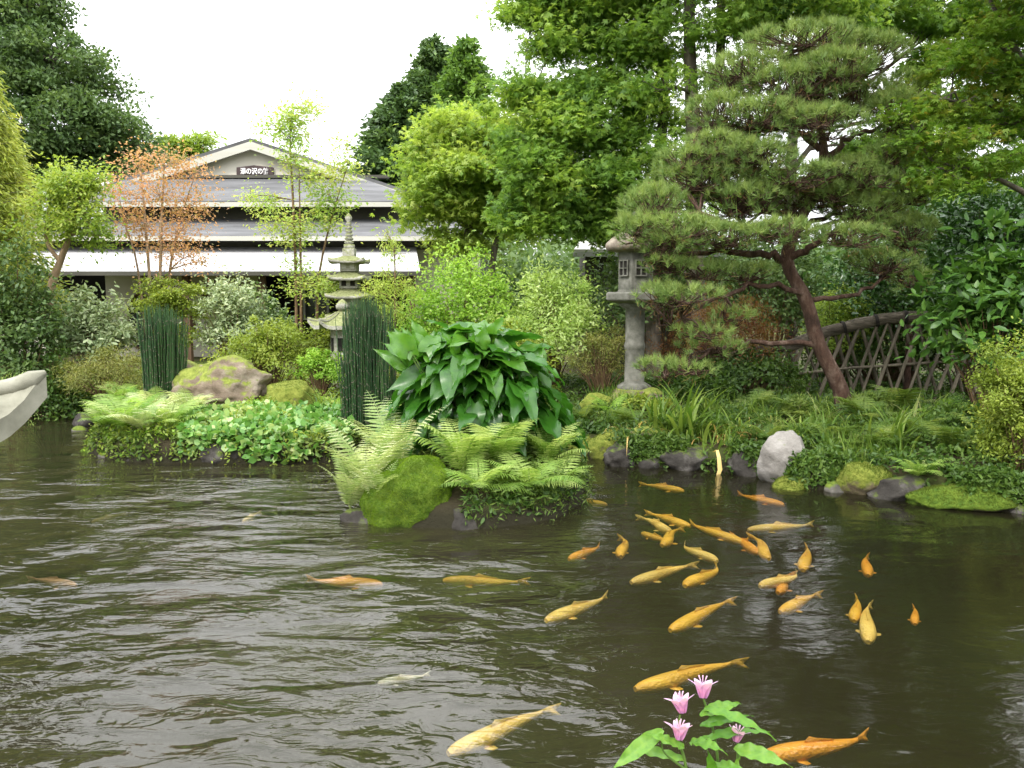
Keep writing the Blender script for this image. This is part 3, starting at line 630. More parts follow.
SH = [
 ('conifer_shrub', 'dark green bush at the far left under the golden cypress', 12, 13.8, 238, 38, 'dark', 9000, .09, 41, T_RH),
 ('silver_shrub', 'silvery leaved shrub beside the tan trunk of the small green tree', 96, 14.9, 286, 36, 'silver', 4200, .10, 42, T_OVAL),
 ('juniper_shrub', 'low spreading olive shrub below the silvery shrub', 105, 13.6, 352, 50, 'olive', 7500, .06, 43, T_NARROW),
 ('leafy_shrub', 'low dark shrub at the foot of the small green tree', 45, 13.7, 352, 34, 'under', 5000, .07, 44, T_RH),
 ('pale_shrub', 'straw coloured little shrub at the left edge above the lantern roof', 6, 12.9, 362, 18, 'paley', 1500, .05, 45, T_NARROW),
 ('silver_shrub', 'grey green loose shrub behind the brown boulder', 232, 15.2, 276, 36, 'silver', 5200, .08, 46, T_OVAL),
 ('azalea_shrub', 'round olive azalea directly behind the two boulders', 268, 13.4, 316, 42, 'clipped', 8500, .055, 47, T_OVAL),
 ('azalea_shrub', 'small yellow green bush between the mossy boulder and the horsetails', 318, 12.9, 346, 20, 'yellowg', 3600, .05, 48, T_OVAL),
 ('leafy_shrub', 'low green bush in front of the thin sapling stems', 330, 14.0, 318, 26, 'clipped', 3500, .06, 49, T_RH),
 ('dark_shrub', 'dark green bush filling the shade left of the thin sapling', 262, 16.0, 292, 30, 'dark', 4200, .08, 50, T_RH),
 ('yellow_shrub', 'tall yellow green shrub behind the left half of the big leaf plant', 460, 14.0, 246, 50, 'yellowg', 11000, .065, 51, T_RH),
 ('pale_shrub', 'pale yellow tipped shrub left of the tall stone lantern', 548, 13.6, 268, 52, 'paley', 10500, .07, 52, T_OVAL),
 ('azalea_shrub', 'brownish clipped mound at the foot of the tall stone lantern', 602, 12.9, 322, 36, 'olive', 7000, .045, 53, T_NARROW),
 ('fatsia_shrub', 'loose green bush right behind the big leaf plant', 505, 12.6, 322, 40, 'clipped', 4500, .07, 54, T_OVAL),
 ('red_maple_shrub', 'low reddish brown maple shrub seen through the pine branches', 722, 13.2, 288, 56, 'redbr', 9500, .06, 55, T_NARROW),
 ('leafy_shrub', 'dark green shrub behind the tall stone lantern', 660, 15.5, 215, 70, 'dark', 12000, .09, 56, T_RH),
 ('camellia_shrub', 'glossy dark camellia hedge bush behind the fence top rail', 905, 14.6, 205, 70, 'camellia', 13000, .10, 57, T_OVAL),
 ('camellia_shrub', 'glossy dark camellia under the turning maple at the right', 985, 12.6, 168, 66, 'camellia', 13000, .10, 58, T_OVAL),
 ('leafy_shrub', 'yellowish bush glimpsed behind the pine trunk and fence', 838, 14.2, 285, 34, 'maple_y', 5000, .06, 59, T_RH),
 ('rhododendron_shrub', 'big leaved rhododendron at the right edge in front of the fence', 998, 9.6, 228, 58, 'rhodo', 3400, .15, 60, T_OVAL),
 ('leafy_shrub', 'dim green shrub behind the middle of the bamboo fence', 880, 14.4, 320, 60, 'under', 8500, .07, 61, T_RH),
 ('leafy_shrub', 'dim green shrub left of the pine trunk', 745, 12.6, 352, 52, 'under', 7500, .065, 62, T_RH),
 ('leafy_shrub', 'dark shrub behind the right end of the fence', 975, 13.4, 300, 50, 'under', 7000, .08, 63, T_RH),
 ('leafy_shrub', 'low dark leafy plant between the tall lantern and the pine foot', 705, 11.6, 378, 30, 'under', 3500, .075, 66, T_OVAL),
 ('leafy_shrub', 'low olive plant at the right foot of the pine', 872, 10.8, 392, 24, 'fernd', 2600, .07, 67, T_NARROW),
 ('leafy_shrub', 'low bright weed patch just left of the pine foot', 800, 10.4, 400, 28, 'fernd', 3000, .06, 68, T_NARROW),
 ('leafy_shrub', 'dark low plant under the rhododendron', 968, 9.4, 410, 34, 'under', 3600, .075, 69, T_OVAL),
 ('leafy_shrub', 'low yellow green plant right of the tall lantern base', 648, 11.2, 400, 22, 'clipped', 2200, .06, 70, T_OVAL),
 ('dark_shrub', 'shaded hedge bush beyond the pine and left of the yellowish bush', 770, 16.2, 232, 60, 'dark', 10000, .09, 64, T_RH),
]
for (nm, lb, px, Y, top, hw, mt, n, ls, sd, T) in SH:
    shrub(nm, lb, px, Y, top, hw, mt, n, ls, sd, T, cat='shrub')
shrub('clipped_shrub', 'rounded yellow green clipped shrub over the water at the right edge', 1032, 7.9, 350, 46, 'clipped', 26000, .035, 65, T_OVAL, full=True)

# ------------------------------------------------------------------ pine
def pine():
    rng = np.random.default_rng(77); Y0 = 11.0; b = np.array(base_at(846, Y0)); root = empty('pine_tree', b)
    tag(root, 'old garden pine with a red brown leaning trunk and layered needle pads', 'tree')
    def sp(*c, n=16): return spline([tuple(at(px, py, Y)) + (r,) for px, py, Y, r in c], n)
    g = gpx(846, Y0)
    tr = sp((g[0], g[1], Y0, .14), (840, 388, 11, .11), (819, 345, 11, .10), (806, 300, 11, .09), (787, 262, 11, .08), (797, 228, 11, .075), (812, 195, 11, .075), (823, 172, 11, .07), (822, 140, 11, .055), (812, 100, 11, .035), (800, 60, 11, .015), n=40)
    V, F = tubes([(tr[:, :3] - b, tr[:, 3])], 12)
    Vn = V.copy()
    for i, v in enumerate(Vn):
        q = mnoise.noise(Vector(v * 6)) * .018 + mnoise.noise(Vector(v * 17)) * .008
        V[i, :2] += q
    link('trunk', mesh_np('trunk', V, F, M['barkp'], smooth=True), root)
    br = [
      sp((790, 262, 11, .06), (762, 252, 10.9, .05), (705, 252, 10.7, .035), (648, 262, 10.6, .015)),
      sp((788, 260, 11, .055), (815, 245, 10.8, .045), (845, 228, 10.6, .03), (900, 232, 10.4, .012)),
      sp((806, 297, 11, .04), (760, 284, 10.8, .035), (715, 300, 10.6, .025), (670, 325, 10.4, .010)),
      sp((813, 345, 11, .04), (760, 342, 10.8, .034), (715, 350, 10.6, .026), (668, 372, 10.5, .01)),
      sp((806, 300, 11, .04), (850, 296, 10.9, .03), (880, 280, 10.8, .022), (915, 262, 10.7, .008)),
      sp((820, 150, 11, .045), (790, 128, 11, .04), (748, 130, 10.9, .03), (705, 120, 10.8, .012)),
      sp((823, 168, 11, .05), (845, 140, 10.9, .04), (872, 130, 10.8, .028), (905, 120, 10.7, .01)),
      sp((812, 110, 11, .03), (775, 85, 11, .025), (742, 78, 11, .01)),
      sp((816, 120, 11, .03), (850, 92, 11, .022), (872, 70, 11, .01)),
      sp((800, 215, 11, .045), (752, 205, 11.3, .036), (748, 165, 11.4, .025), (755, 140, 11.4, .01)),
      sp((820, 178, 11, .03), (850, 165, 10.7, .025), (900, 148, 10.5, .018), (925, 128, 10.4, .008)),
      sp((795, 240, 11, .04), (745, 225, 10.6, .03), (690, 212, 10.3, .02), (650, 215, 10.2, .008)),
      sp((797, 230, 11, .04), (840, 212, 11.2, .03), (880, 215, 11.3, .018), (920, 235, 11.3, .008)),
    ]
    for s_ in br:
        jit = rng.normal(size=(len(s_), 3)) * .02; jit[0] = 0
        s_[:, :3] += jit
        tube_obj('branch', [(s_[:, :3] - b, s_[:, 3])], M['barkp'], root, 7)
    pads = [(800, 52, 11, 62, 20), (748, 78, 11, 46, 20), (862, 62, 11, 46, 22), (720, 118, 10.8, 36, 20), (795, 92, 10.7, 55, 20), (850, 105, 11.2, 46, 20), (893, 118, 10.6, 26, 24), (765, 120, 10.5, 40, 16), (885, 160, 10.5, 22, 14),
            (700, 185, 10.9, 52, 17), (655, 208, 10.5, 34, 19), (742, 205, 10.7, 48, 19), (675, 235, 10.3, 50, 17), (795, 205, 11.2, 34, 14, .7), (868, 215, 10.9, 48, 18), (905, 235, 10.7, 30, 18), (832, 200, 10.8, 36, 13), (730, 240, 10.4, 44, 13),
            (700, 275, 10.6, 36, 11, .7), (745, 275, 10.7, 30, 9, .6), (660, 370, 10.5, 26, 10, .5), (710, 350, 10.6, 34, 10, .5), (880, 265, 10.8, 36, 13, .8), (910, 280, 10.8, 22, 10, .6), (730, 318, 10.7, 24, 9, .4), (915, 195, 10.6, 22, 14, .7), (760, 165, 10.5, 40, 16, .7), (715, 150, 10.6, 34, 14, .8), (668, 268, 10.3, 26, 9, .7), (700, 335, 10.3, 34, 8, .5), (690, 300, 10.1, 34, 12, .7), (780, 235, 10.3, 40, 13, .8), (845, 240, 10.4, 40, 12, .8), (870, 185, 10.5, 30, 12, .7), (835, 75, 10.5, 40, 20), (905, 90, 10.8, 22, 16, .7), (745, 160, 10.6, 45, 16), (795, 180, 10.5, 56, 12, .8), (690, 165, 10.7, 36, 14, .8), (640, 232, 10.4, 26, 16), (662, 300, 10.3, 28, 14, .5), (690, 372, 10.4, 30, 8, .4), (664, 250, 10.2, 24, 18, .7), (850, 175, 10.7, 40, 14, .8), (818, 128, 10.3, 46, 16, .8)]
    allb = np.concatenate([s_[len(s_) // 3:] for s_ in br] + [tr[25:]])
    twigs = []
    for pd in pads:
        px, py, Y, rx, ry = pd[:5]; w = pd[5] if len(pd) > 5 else 1
        c = np.array(at(px, py, Y)); sc = Y / FPX; R = np.array([rx * sc, rx * sc * .95, ry * sc])
        nt_ = int(rx * ry * .24 * w) + 8
        q = ellip(rng, nt_, .15) * R
        # many tufts sit on the pad's top face
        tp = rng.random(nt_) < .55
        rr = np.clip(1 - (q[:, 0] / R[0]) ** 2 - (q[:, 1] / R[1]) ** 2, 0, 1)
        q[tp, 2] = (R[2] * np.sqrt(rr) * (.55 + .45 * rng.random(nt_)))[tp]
        P0 = c + q
        near = allb[np.argmin(np.linalg.norm(allb[:, :3] - c, axis=1))]
        sub = [c + ellip(rng, 1)[0] * R * .5 for _ in range(6)]
        for s0 in sub:
            m_ = (near[:3] + s0) / 2 + rng.normal(size=3) * .06
            twigs.append((np.array([near[:3], m_, s0 - [0, 0, R[2] * .35]]) - b, np.array([min(.018, near[3]), .013, .008])))
        for p in P0[::2]:
            s0 = sub[rng.integers(6)] - [0, 0, R[2] * .35]
            twigs.append((np.array([s0, (s0 + p) / 2 + [0, 0, -.03] + rng.normal(size=3) * .02, p]) - b, np.array([.008, .006, .004])))
        kn = 30
        up = norm(q / R * .5 + np.array([0, 0, .8]) + rng.normal(size=(nt_, 3)) * .35)
        D = norm(up[:, None, :] * 1.0 + rng.normal(size=(nt_, kn, 3)) * .55).reshape(-1, 3)
        st = np.repeat(P0, kn, 0) + np.repeat(up, kn, 0) * rng.random((nt_ * kn, 1)) * .05
        sz = .115 * (.7 + .5 * rng.random(nt_ * kn))
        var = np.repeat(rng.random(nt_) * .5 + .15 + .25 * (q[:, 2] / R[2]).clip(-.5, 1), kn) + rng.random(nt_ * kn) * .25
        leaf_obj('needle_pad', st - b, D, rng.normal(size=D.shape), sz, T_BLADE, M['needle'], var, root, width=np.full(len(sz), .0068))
    V, F = tubes(twigs, 4); link('twigs', mesh_np('twigs', V, F, M['barkp'], smooth=True), root)
    # dry needles caught on the lower twigs
    n = 5200; i_ = rng.integers(0, len(twigs), n)
    P = np.array([twigs[i][0][1 + (j % 2)] for j, i in enumerate(i_)]) + rng.normal(size=(n, 3)) * .05 - [0, 0, .04]
    leaf_obj('dry_needles', P, rng.normal(size=(n, 3)), rng.normal(size=(n, 3)), np.full(n, .10), T_BLADE, M['needle_dead'], rng.random(n), root, width=np.full(n, .007))
pine()

# ------------------------------------------------------------------ the house
def P3(px, py, Y): return at(px, py, Y)
house = empty('garden_house', (P3(250, 300, 24).x, 24, gz(-7.8, 24)))
tag(house, 'low wide house with stepped grey roofs, a gable and a white canopy', 'house')
HO = Vector(house.location)
def hb(fn, name, mat, parent=house, bevel=0):
    m = MB(); fn(m)
    off = HO if parent is house else HO
    m.v = [tuple(Vector(v) - off) for v in m.v]
    o = m.build(name, mat, parent, bevel); return o
def slab(m, pts, th): m.prism([P3(*p) for p in pts], (0, 0, -th))
def wallp(m, pts, th=.2): m.prism([P3(*p) for p in pts], (0, th, 0))
gable = hb(lambda m: wallp(m, [(112, 186, 25.5), (250, 144, 25.5), (388, 186, 25.5), (388, 205, 25.5), (112, 205, 25.5)]), 'gable_wall', M['plaster'])
def groof(m):
    a = P3(250, 138, 25.2)
    for ex, ey in ((70, 196), (424, 196)):
        e = P3(ex, ey, 25.2)
        m.prism([a, e, e + Vector((0, 0, -.12)), a + Vector((0, 0, -.12))], (0, 9, 0))
hb(groof, 'gable_roof', M['roofgrey'])
def barge(m):
    a = P3(250, 138, 25.16) + Vector((0, 0, -.10))
    for ex, ey in ((70, 196), (424, 196)):
        e = P3(ex, ey, 25.16) + Vector((0, 0, -.10))
        m.prism([a, e, e + Vector((0, 0, -.24)), a + Vector((0, 0, -.24))], (0, .06, 0))
hb(barge, 'barge_board', M['fascia'])
def soffit(m):
    a = P3(250, 138, 25.3) + Vector((0, 0, -.14))
    for ex, ey in ((74, 196), (420, 196)):
        e = P3(ex, ey, 25.3) + Vector((0, 0, -.14))
        m.prism([a, e, e + Vector((0, 0, -.03)), a + Vector((0, 0, -.03))], (0, .2, 0))
hb(soffit, 'soffit', M['plaster2'])
hb(lambda m: (m.box(P3(250, 177, 25.38), (8.6, .25, .09)), m.box(P3(368, 187, 25.8), (2.2, .2, .14), ry=.22)), 'ridge_flashing', M['darkwall'])
def ribbed(m, q, th, nrib=0):
    """a sloping slab q = back-left, back-right, front-right, front-left with standing seams"""
    c = [P3(*p) for p in q]; m.prism(c, (0, 0, -th))
    for i in range(1, nrib):
        t = i / nrib; a = c[0].lerp(c[1], t); b = c[3].lerp(c[2], t)
        m.prism([a + Vector((-.015, 0, .0)), a + Vector((.015, 0, 0)), b + Vector((.015, 0, 0)), b + Vector((-.015, 0, 0))], (0, 0, .03))
up = hb(lambda m: ribbed(m, [(128, 178, 25.4), (362, 178, 25.4), (421, 201, 23.3), (78, 201, 23.3)], .06, 0), 'upper_roof', M['roofgrey'])
hb(lambda m: m.box(P3(249.5, 204.5, 23.28), (343 / 800 * 23.3, .06, .13)), 'fascia', M['fascia'])
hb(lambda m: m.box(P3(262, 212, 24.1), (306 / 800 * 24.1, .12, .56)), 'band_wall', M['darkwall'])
hb(lambda m: ribbed(m, [(-60, 219, 24.0), (452, 219, 24.0), (474, 236, 21.8), (-90, 236, 21.8)], .06, 0), 'middle_roof', M['roofgrey'])
hb(lambda m: m.box(P3(192, 238.5, 21.78), (564 / 800 * 21.8, .06, .12)), 'fascia', M['fascia'])
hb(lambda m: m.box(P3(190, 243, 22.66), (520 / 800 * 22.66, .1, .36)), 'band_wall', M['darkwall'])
hb(lambda m: ribbed(m, [(22, 247, 22.6), (416, 247, 22.6), (420, 271, 20.0), (38, 271, 20.0)], .05, 0), 'canopy', M['white_sheet'])
hb(lambda m: m.box(P3(229, 273.5, 19.98), (384 / 800 * 20, .07, .10)), 'canopy_beam', M['darkwall'])
def mainwall(m):
    zt = P3(0, 247, 22.8).z; zb = gz(-7, 22.8) - .1
    def seg(x0, x1, z0=zb, z1=zt):
        a = P3(x0, 300, 22.8).x; b = P3(x1, 300, 22.8).x
        m.box(((a + b) / 2, 22.8, (z0 + z1) / 2), (b - a, .2, z1 - z0))
    seg(-120, 46); seg(108, 262); seg(414, 480)
    seg(46.05, 107.95, P3(0, 274, 22.8).z, zt); seg(262.05, 413.95, P3(0, 276, 22.8).z, zt)
hb(mainwall, 'front_wall', M['plaster2'])
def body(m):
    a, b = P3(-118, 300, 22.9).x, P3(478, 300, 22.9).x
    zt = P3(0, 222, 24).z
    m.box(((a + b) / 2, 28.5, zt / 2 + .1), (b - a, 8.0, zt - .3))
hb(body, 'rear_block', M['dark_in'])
def oval(m):
    c = P3(141, 322, 22.66); pts = []
    for i in range(28):
        t = i * 2 * math.pi / 28; pts.append(c + Vector((.36 * math.cos(t), 0, .78 * math.sin(t))))
    m.prism(pts, (0, .05, 0))
ow = hb(oval, 'oval_window', M['window'])
def ovalfr(nm, cx, cy, Y, rx, rz, a0, a1, r, mat, parent):
    c = P3(cx, cy, Y); pts = [c + Vector((rx * math.cos(t), 0, rz * math.sin(t))) - HO for t in np.linspace(a0, a1, 30)]
    return tube_obj(nm, [(pts, [r] * 30)], mat, parent, 6)
ovalfr('window_frame', 141, 322, 22.64, .36, .78, 0, 2 * math.pi, .045, M['woodbr'], ow)
ovalfr('arched_brace', 118, 335, 21.6, 1.85, 1.75, RA(2), RA(100), .06, M['woodbr'], house)
ovalfr('arched_brace', 258, 335, 21.6, 1.75, 1.75, RA(85), RA(178), .06, M['woodbr'], house)
def posts(m, xs, Y, w):
    for x in xs:
        a = P3(x, 275, Y); zb = gz(a.x, Y) - .1
        m.box((a.x, Y, (a.z + zb) / 2), (w, w, a.z - zb))
for x in (48, 186, 262, 345, 412):
    hb(lambda m: posts(m, [x], 20.4, .16), 'post', M['woodbr'])
wn = hb(lambda m: m.box(P3(316, 303, 22.6), (.62, .06, .85)), 'window', M['window'])
def wfr(m):
    c = P3(316, 303, 22.55)
    for dx in (-.33, 0, .33): m.box(c + Vector((dx, 0, 0)), (.05, .05, .95))
    for dz in (-.45, .45): m.box(c + Vector((0, -.005, dz)), (.72, .06, .05))
hb(wfr, 'window_frame', M['greyframe'], house).parent = wn
hb(lambda m: m.box(P3(365, 318, 22.62), (1.3, .08, 1.9)), 'wooden_door', M['woodbr'])
sign = hb(lambda m: m.prism([P3(236.5, 177, 25.40), P3(273, 177, 25.40), P3(273, 167.4, 25.40), P3(254, 165.2, 25.40), P3(236.5, 167.4, 25.40)], (0, .07, 0)), 'sign_board', M['signdark'])
fc = bpy.data.curves.new('sign_lettering', 'FONT'); fc.body = '湯の沢の館'; fc.size = .205; fc.align_x = 'CENTER'; fc.align_y = 'CENTER'; fc.extrude = .008; fc.offset = .004
fc.materials.append(M['signwhite'])
ft = bpy.data.objects.new('lettering_source', fc); COL.objects.link(ft); bpy.context.view_layer.update()
fm = bpy.data.meshes.new_from_object(ft.evaluated_get(bpy.context.evaluated_depsgraph_get())); COL.objects.unlink(ft); bpy.data.objects.remove(ft)
fo = link('sign_lettering', fm, sign); fo.location = P3(254.5, 171.6, 25.36) - HO; fo.rotation_euler = (RA(90), 0, 0); fo.scale = (.86, 1, 1)

pav = empty('garden_pavilion', (3.2, 19, gz(3.2, 19))); tag(pav, 'small dark pavilion with a pale roof behind the tall stone lantern', 'pavilion')
PO = Vector(pav.location)
def pb(fn, name, mat):
    m = MB(); fn(m); m.v = [tuple(Vector(v) - PO) for v in m.v]; return m.build(name, mat, pav)
pb(lambda m: m.prism([P3(574, 252, 18), P3(730, 252, 18), P3(725, 243, 20.5), P3(580, 243, 20.5)], (0, 0, .06)), 'roof', M['fascia'])
pb(lambda m: m.box(P3(652, 254.5, 18.02), (156 / 800 * 18, .06, .10)), 'fascia', M['greyframe'])
def pw(m):
    a, b = P3(584, 300, 19).x, P3(722, 300, 19).x; zt = P3(0, 252, 18.6).z
    m.box(((a + b) / 2, 19.6, zt / 2), (b - a, 1.6, zt - .1))
pb(pw, 'wall', M['darkwall'])
for x in (588, 640, 716):
    pb(lambda m: posts(m, [x], 18.3, .12), 'post', M['woodbr'])

# ------------------------------------------------------------------ stone lanterns and pagoda
def stone_lantern():
    Y = 12.5; b = Vector(base_at(635, Y)); b.z = gz(b.x, Y); root = empty('stone_lantern', b); tag(root, 'tall grey granite lantern on a round pillar left of the pine', 'stone lantern')
    def z(py): return at(635, py, Y).z - b.z
    m = MB(); m.lathe([(.40, -.1), (.46, .0), (.44, z(398)), (.34, z(392)), (.30, z(388))], 8, rot=.4, smooth=False); m.build('base', M['rockbr'], root, .02)
    m = MB(); s = z(389); t = z(303)
    m.lathe([(.27, s - .02), (.27, s + .05), (.205, s + .09), (.158, s + .12), (.148, s + (t - s) * .45), (.16, s + (t - s) * .47), (.168, s + (t - s) * .5), (.16, s + (t - s) * .53), (.148, s + (t - s) * .55), (.152, t - .1), (.25, t - .04), (.27, t)], 26)
    m.build('pillar', M['stone'], root)
    m = MB(); p0, p1 = z(303), z(292)
    m.lathe([(.28, p0 - .01), (.44, p0 + .03), (.47, p0 + .05), (.47, p1 - .02), (.44, p1)], 6, smooth=False, rot=RA(8)); m.build('platform', M['stone'], root, .012)
    m = MB(); f0, f1 = z(291.5), z(252)
    m.lathe([(.30, f0 - .01), (.28, f0 + .03), (.28, f1 - .03), (.30, f1)], 6, smooth=False, rot=RA(8)); fb = m.build('fire_box', M['stone'], root, .01)
    a0 = RA(8 + 270 - 8 - 30 + 8); 
    for ang in (RA(218), RA(278)):
        d = Vector((math.cos(ang), math.sin(ang), 0)); c = d * .245 + Vector((0, 0, (f0 + f1) / 2 + .05))
        w = MB(); w.box(c + d * .008, (.02, .17, .24), rz=ang); wo = w.build('window', M['dark_in'], fb)
        w = MB(); t_ = Vector((-d.y, d.x, 0))
        for q in (-.085, 0, .085): w.box(c + d * .026 + t_ * q, (.022, .018, .25), rz=ang)
        for q in (-.115, 0, .115): w.box(c + d * .028 + Vector((0, 0, q)), (.022, .19, .018), rz=ang)
        w.build('lattice', M['stone'], wo)
    m = MB(); r0, r1 = z(251), z(232)
    m.lathe([(.30, r0 - .02), (.46, r0 + .0), (.50, r0 + .05), (.49, r0 + .11), (.40, r0 + .19), (.26, r1 - .02), (.16, r1 + .02)], 6, smooth=True, rot=RA(8)); m.build('roof', M['stonewarm'], root, .02)
    m = MB(); m.lathe([(.14, r1 + .0), (.17, r1 + .04), (.12, r1 + .08), (.08, r1 + .10), (.115, r1 + .16), (.12, r1 + .20), (.08, r1 + .27), (.01, r1 + .33)], 18); m.build('finial', M['stone'], root)
stone_lantern()

def pagoda():
    Y = 14.0; b = Vector(base_at(351, Y)); b.z = gz(b.x, Y); root = empty('stone_pagoda', b); tag(root, 'slim lichened stone pagoda with stacked roofs in front of the house', 'stone pagoda')
    def z(py): return at(351, py, Y).z - b.z
    def w(px): return px * .9 * Y / FPX
    m = MB(); m.box((0, 0, z(345) / 2), (w(40), w(40), z(345) + .1)); m.build('base', M['stonelich'], root, .02)
    tiers = [(318, 307, 46, 30), (297, 288, 46, 27), (279, 271, 41, 24), (262, 256, 39, 22)]
    prev = z(345)
    for i, (yb, yt, rw, bw) in enumerate(tiers):
        z0, z1 = z(yb), z(yt)
        m = MB(); h = z0 - prev; m.box((0, 0, prev + h / 2 + .01), (w(bw) * .82, w(bw) * .82, h + .04)); bo = m.build('body_tier', M['stonelich'], root, .008)
        if i:
            for sx in (-1, 1):
                q = MB(); q.box((sx * w(bw) * .2, -w(bw) * .41 - .002, prev + h * .5), (w(5), .02, h * .55)); q.build('opening', M['fascia'] if i in (1, 3) else M['dark_in'], bo)
        # roof with a curved eave, corners lifted
        n = 13; vs = []; fs = []
        R = w(rw) / 2
        for L in range(2):
            for a in range(n):
                for c in range(n):
                    u, v = -1 + 2 * a / (n - 1), -1 + 2 * c / (n - 1); rr = max(abs(u), abs(v)); cc = abs(u * v)
                    zz = z0 + .02 + (z1 - z0) * (1 - rr) ** 1.2 * 1.25 + .05 * cc ** 3
                    if L: zz = z0 - .035 * rr - .0 + .05 * cc ** 3
                    vs.append((u * R, v * R, zz))
        for a in range(n - 1):
            for c in range(n - 1):
                p = a * n + c; fs.append((p, p + n, p + n + 1, p + 1)); p += n * n; fs.append((p, p + 1, p + n + 1, p + n))
        for a in range(n - 1):
            for (p, q) in ((a, a + 1), ((n - 1) * n + a + 1, (n - 1) * n + a), ((a + 1) * n, a * n), (a * n + n - 1, (a + 1) * n + n - 1)):
                fs.append((p, q, q + n * n, p + n * n))
        m = MB(); m.add(vs, fs, True); m.build('roof_tier', M['stonelich'], root)
        prev = z0 + (z1 - z0) * 1.0
    m = MB(); t = z(256); m.box((0, 0, t + .06), (w(13), w(13), .14)); m.build('dew_basin', M['stonelich'], root, .01)
    prof = [(w(6.2), t + .12), (w(6), t + .2)]; zz = t + .2
    for k in range(6):
        r = w(5.2 - k * .42); prof += [(r * .6, zz), (r, zz + .02), (r, zz + .04), (r * .6, zz + .06)]; zz += .063
    prof += [(w(1.6), zz + .0), (w(3.6), zz + .04), (w(3.9), zz + .08), (w(2.4), zz + .12), (.005, zz + .155)]
    m = MB(); m.lathe(prof, 16); m.build('finial', M['stonelich'], root)
pagoda()

def snow_lantern(name, label, c, tip_z, R, rot, mat, base_z):
    root = empty(name, (c[0], c[1], base_z)); tag(root, label, 'stone lantern')
    nr, na = 22, 72; vs = []; fs = []; zt = tip_z - base_z
    for L in range(2):
        for i in range(nr + 1):
            u = i / nr
            for j in range(na):
                th = 2 * math.pi * j / na; ph = ((th * 6 / (2 * math.pi)) % 1.0); d = abs(ph - .5) * 2   # 1 at corners
                k = d ** 5
                hexr = math.cos(math.pi / 6) / math.cos((th % (math.pi / 3)) - math.pi / 6)
                r = R * u * (hexr * (.90 + .10 * k * u ** 3))
                z = zt - .20 * R + .46 * R * (1 - u) ** 1.35 + .20 * R * (k * u ** 5) + .025 * R * d ** 10 * u
                if L: z = min(z - .025, zt - .20 * R - .12 * R * u ** 1.5 * (1 - .5 * k) - .06 * (1 - u) + .14 * R * k * u ** 6 + .01)
                vs.append((r * math.cos(th + rot), r * math.sin(th + rot), z))
    S_ = (nr + 1) * na
    for i in range(nr):
        for j in range(na):
            k = (j + 1) % na; a, b_, c_, d_ = i * na + j, i * na + k, (i + 1) * na + k, (i + 1) * na + j
            fs.append((a, d_, c_, b_)); fs.append((a + S_, b_ + S_, c_ + S_, d_ + S_))
    for j in range(na):
        k = (j + 1) % na; a, b_ = nr * na + j, nr * na + k; fs.append((a, a + S_, b_ + S_, b_))
    m = MB(); m.add(vs, fs, True); o = m.build('roof', mat, root)
    e = o.modifiers.new('e', 'EDGE_SPLIT'); e.split_angle = RA(40)
    lines = []
    for q in range(6):
        th = rot + q * math.pi / 3; pts = []; rr = []
        for i in range(4, nr + 1):
            u = i / nr; r = R * u * (.90 + .10 * u ** 3)
            pts.append((r * math.cos(th), r * math.sin(th), zt - .20 * R + .46 * R * (1 - u) ** 1.35 + .20 * R * u ** 5 + .02 * R)); rr.append(.035 * R * (.6 + u * .8))
        rr[-1] = .012 * R
        lines.append((pts, rr))
    tube_obj('roof_ridge', lines, mat, root, 8)
    zb = zt - .36 * R
    m = MB(); m.lathe([(.06 * R, zb + .58 * R), (.17 * R, zb + .62 * R), (.19 * R, zb + .72 * R), (.1 * R, zb + .84 * R), (.01, zb + .9 * R)], 20); m.build('finial', mat, root)
    hb_ = zb * .42
    m = MB(); m.lathe([(.38 * R, zb - hb_), (.36 * R, zb - hb_ + .03), (.36 * R, zb + .05)], 6, smooth=False, rot=rot); fb = m.build('fire_box', mat, root, .01)
    for q in range(6):
        ang = rot + q * math.pi / 3 + math.pi / 6; d = Vector((math.cos(ang), math.sin(ang), 0)); w = MB()
        w.box(d * (.312 * R + .004) + Vector((0, 0, zb - hb_ * .5)), (.01, .18 * R, hb_ * .5), rz=ang); w.build('window', M['dark_in'], fb)
    m = MB(); m.lathe([(.30 * R, zb - hb_ - .13), (.52 * R, zb - hb_ - .09), (.54 * R, zb - hb_ - .02), (.46 * R, zb - hb_)], 6, smooth=False, rot=rot); m.build('platform', mat, root, .015)
    for q in range(3):
        a = rot + q * 2 * math.pi / 3 + .5; d = Vector((math.cos(a), math.sin(a), 0)); top = zb - hb_ - .11
        pts = [d * .34 * R + Vector((0, 0, top)), d * .40 * R + Vector((0, 0, top * .75)), d * .42 * R + Vector((0, 0, top * .4)), d * .46 * R + Vector((0, 0, -.05))]
        tube_obj('leg', [(pts, [.10 * R, .10 * R, .085 * R, .10 * R])], mat, root, 8)
tp = at(46, 371, 5.0)
snow_lantern('snow_lantern', 'pale stone lantern roof with upturned corner at the left edge over the water', (tp.x - 1.04, 4.4), tp.z - .03, 1.2, RA(30), M['stonepale'], gz(tp.x - 1.04, 4.4))
tp2 = at(311, 321, 13.4)
snow_lantern('snow_lantern', 'low broad stone lantern with a white tipped roof corner below the pagoda', (tp2.x + .55, 13.3), tp2.z + .05, .58, RA(182), M['stonelich'], gz(tp2.x + .55, 13.3))

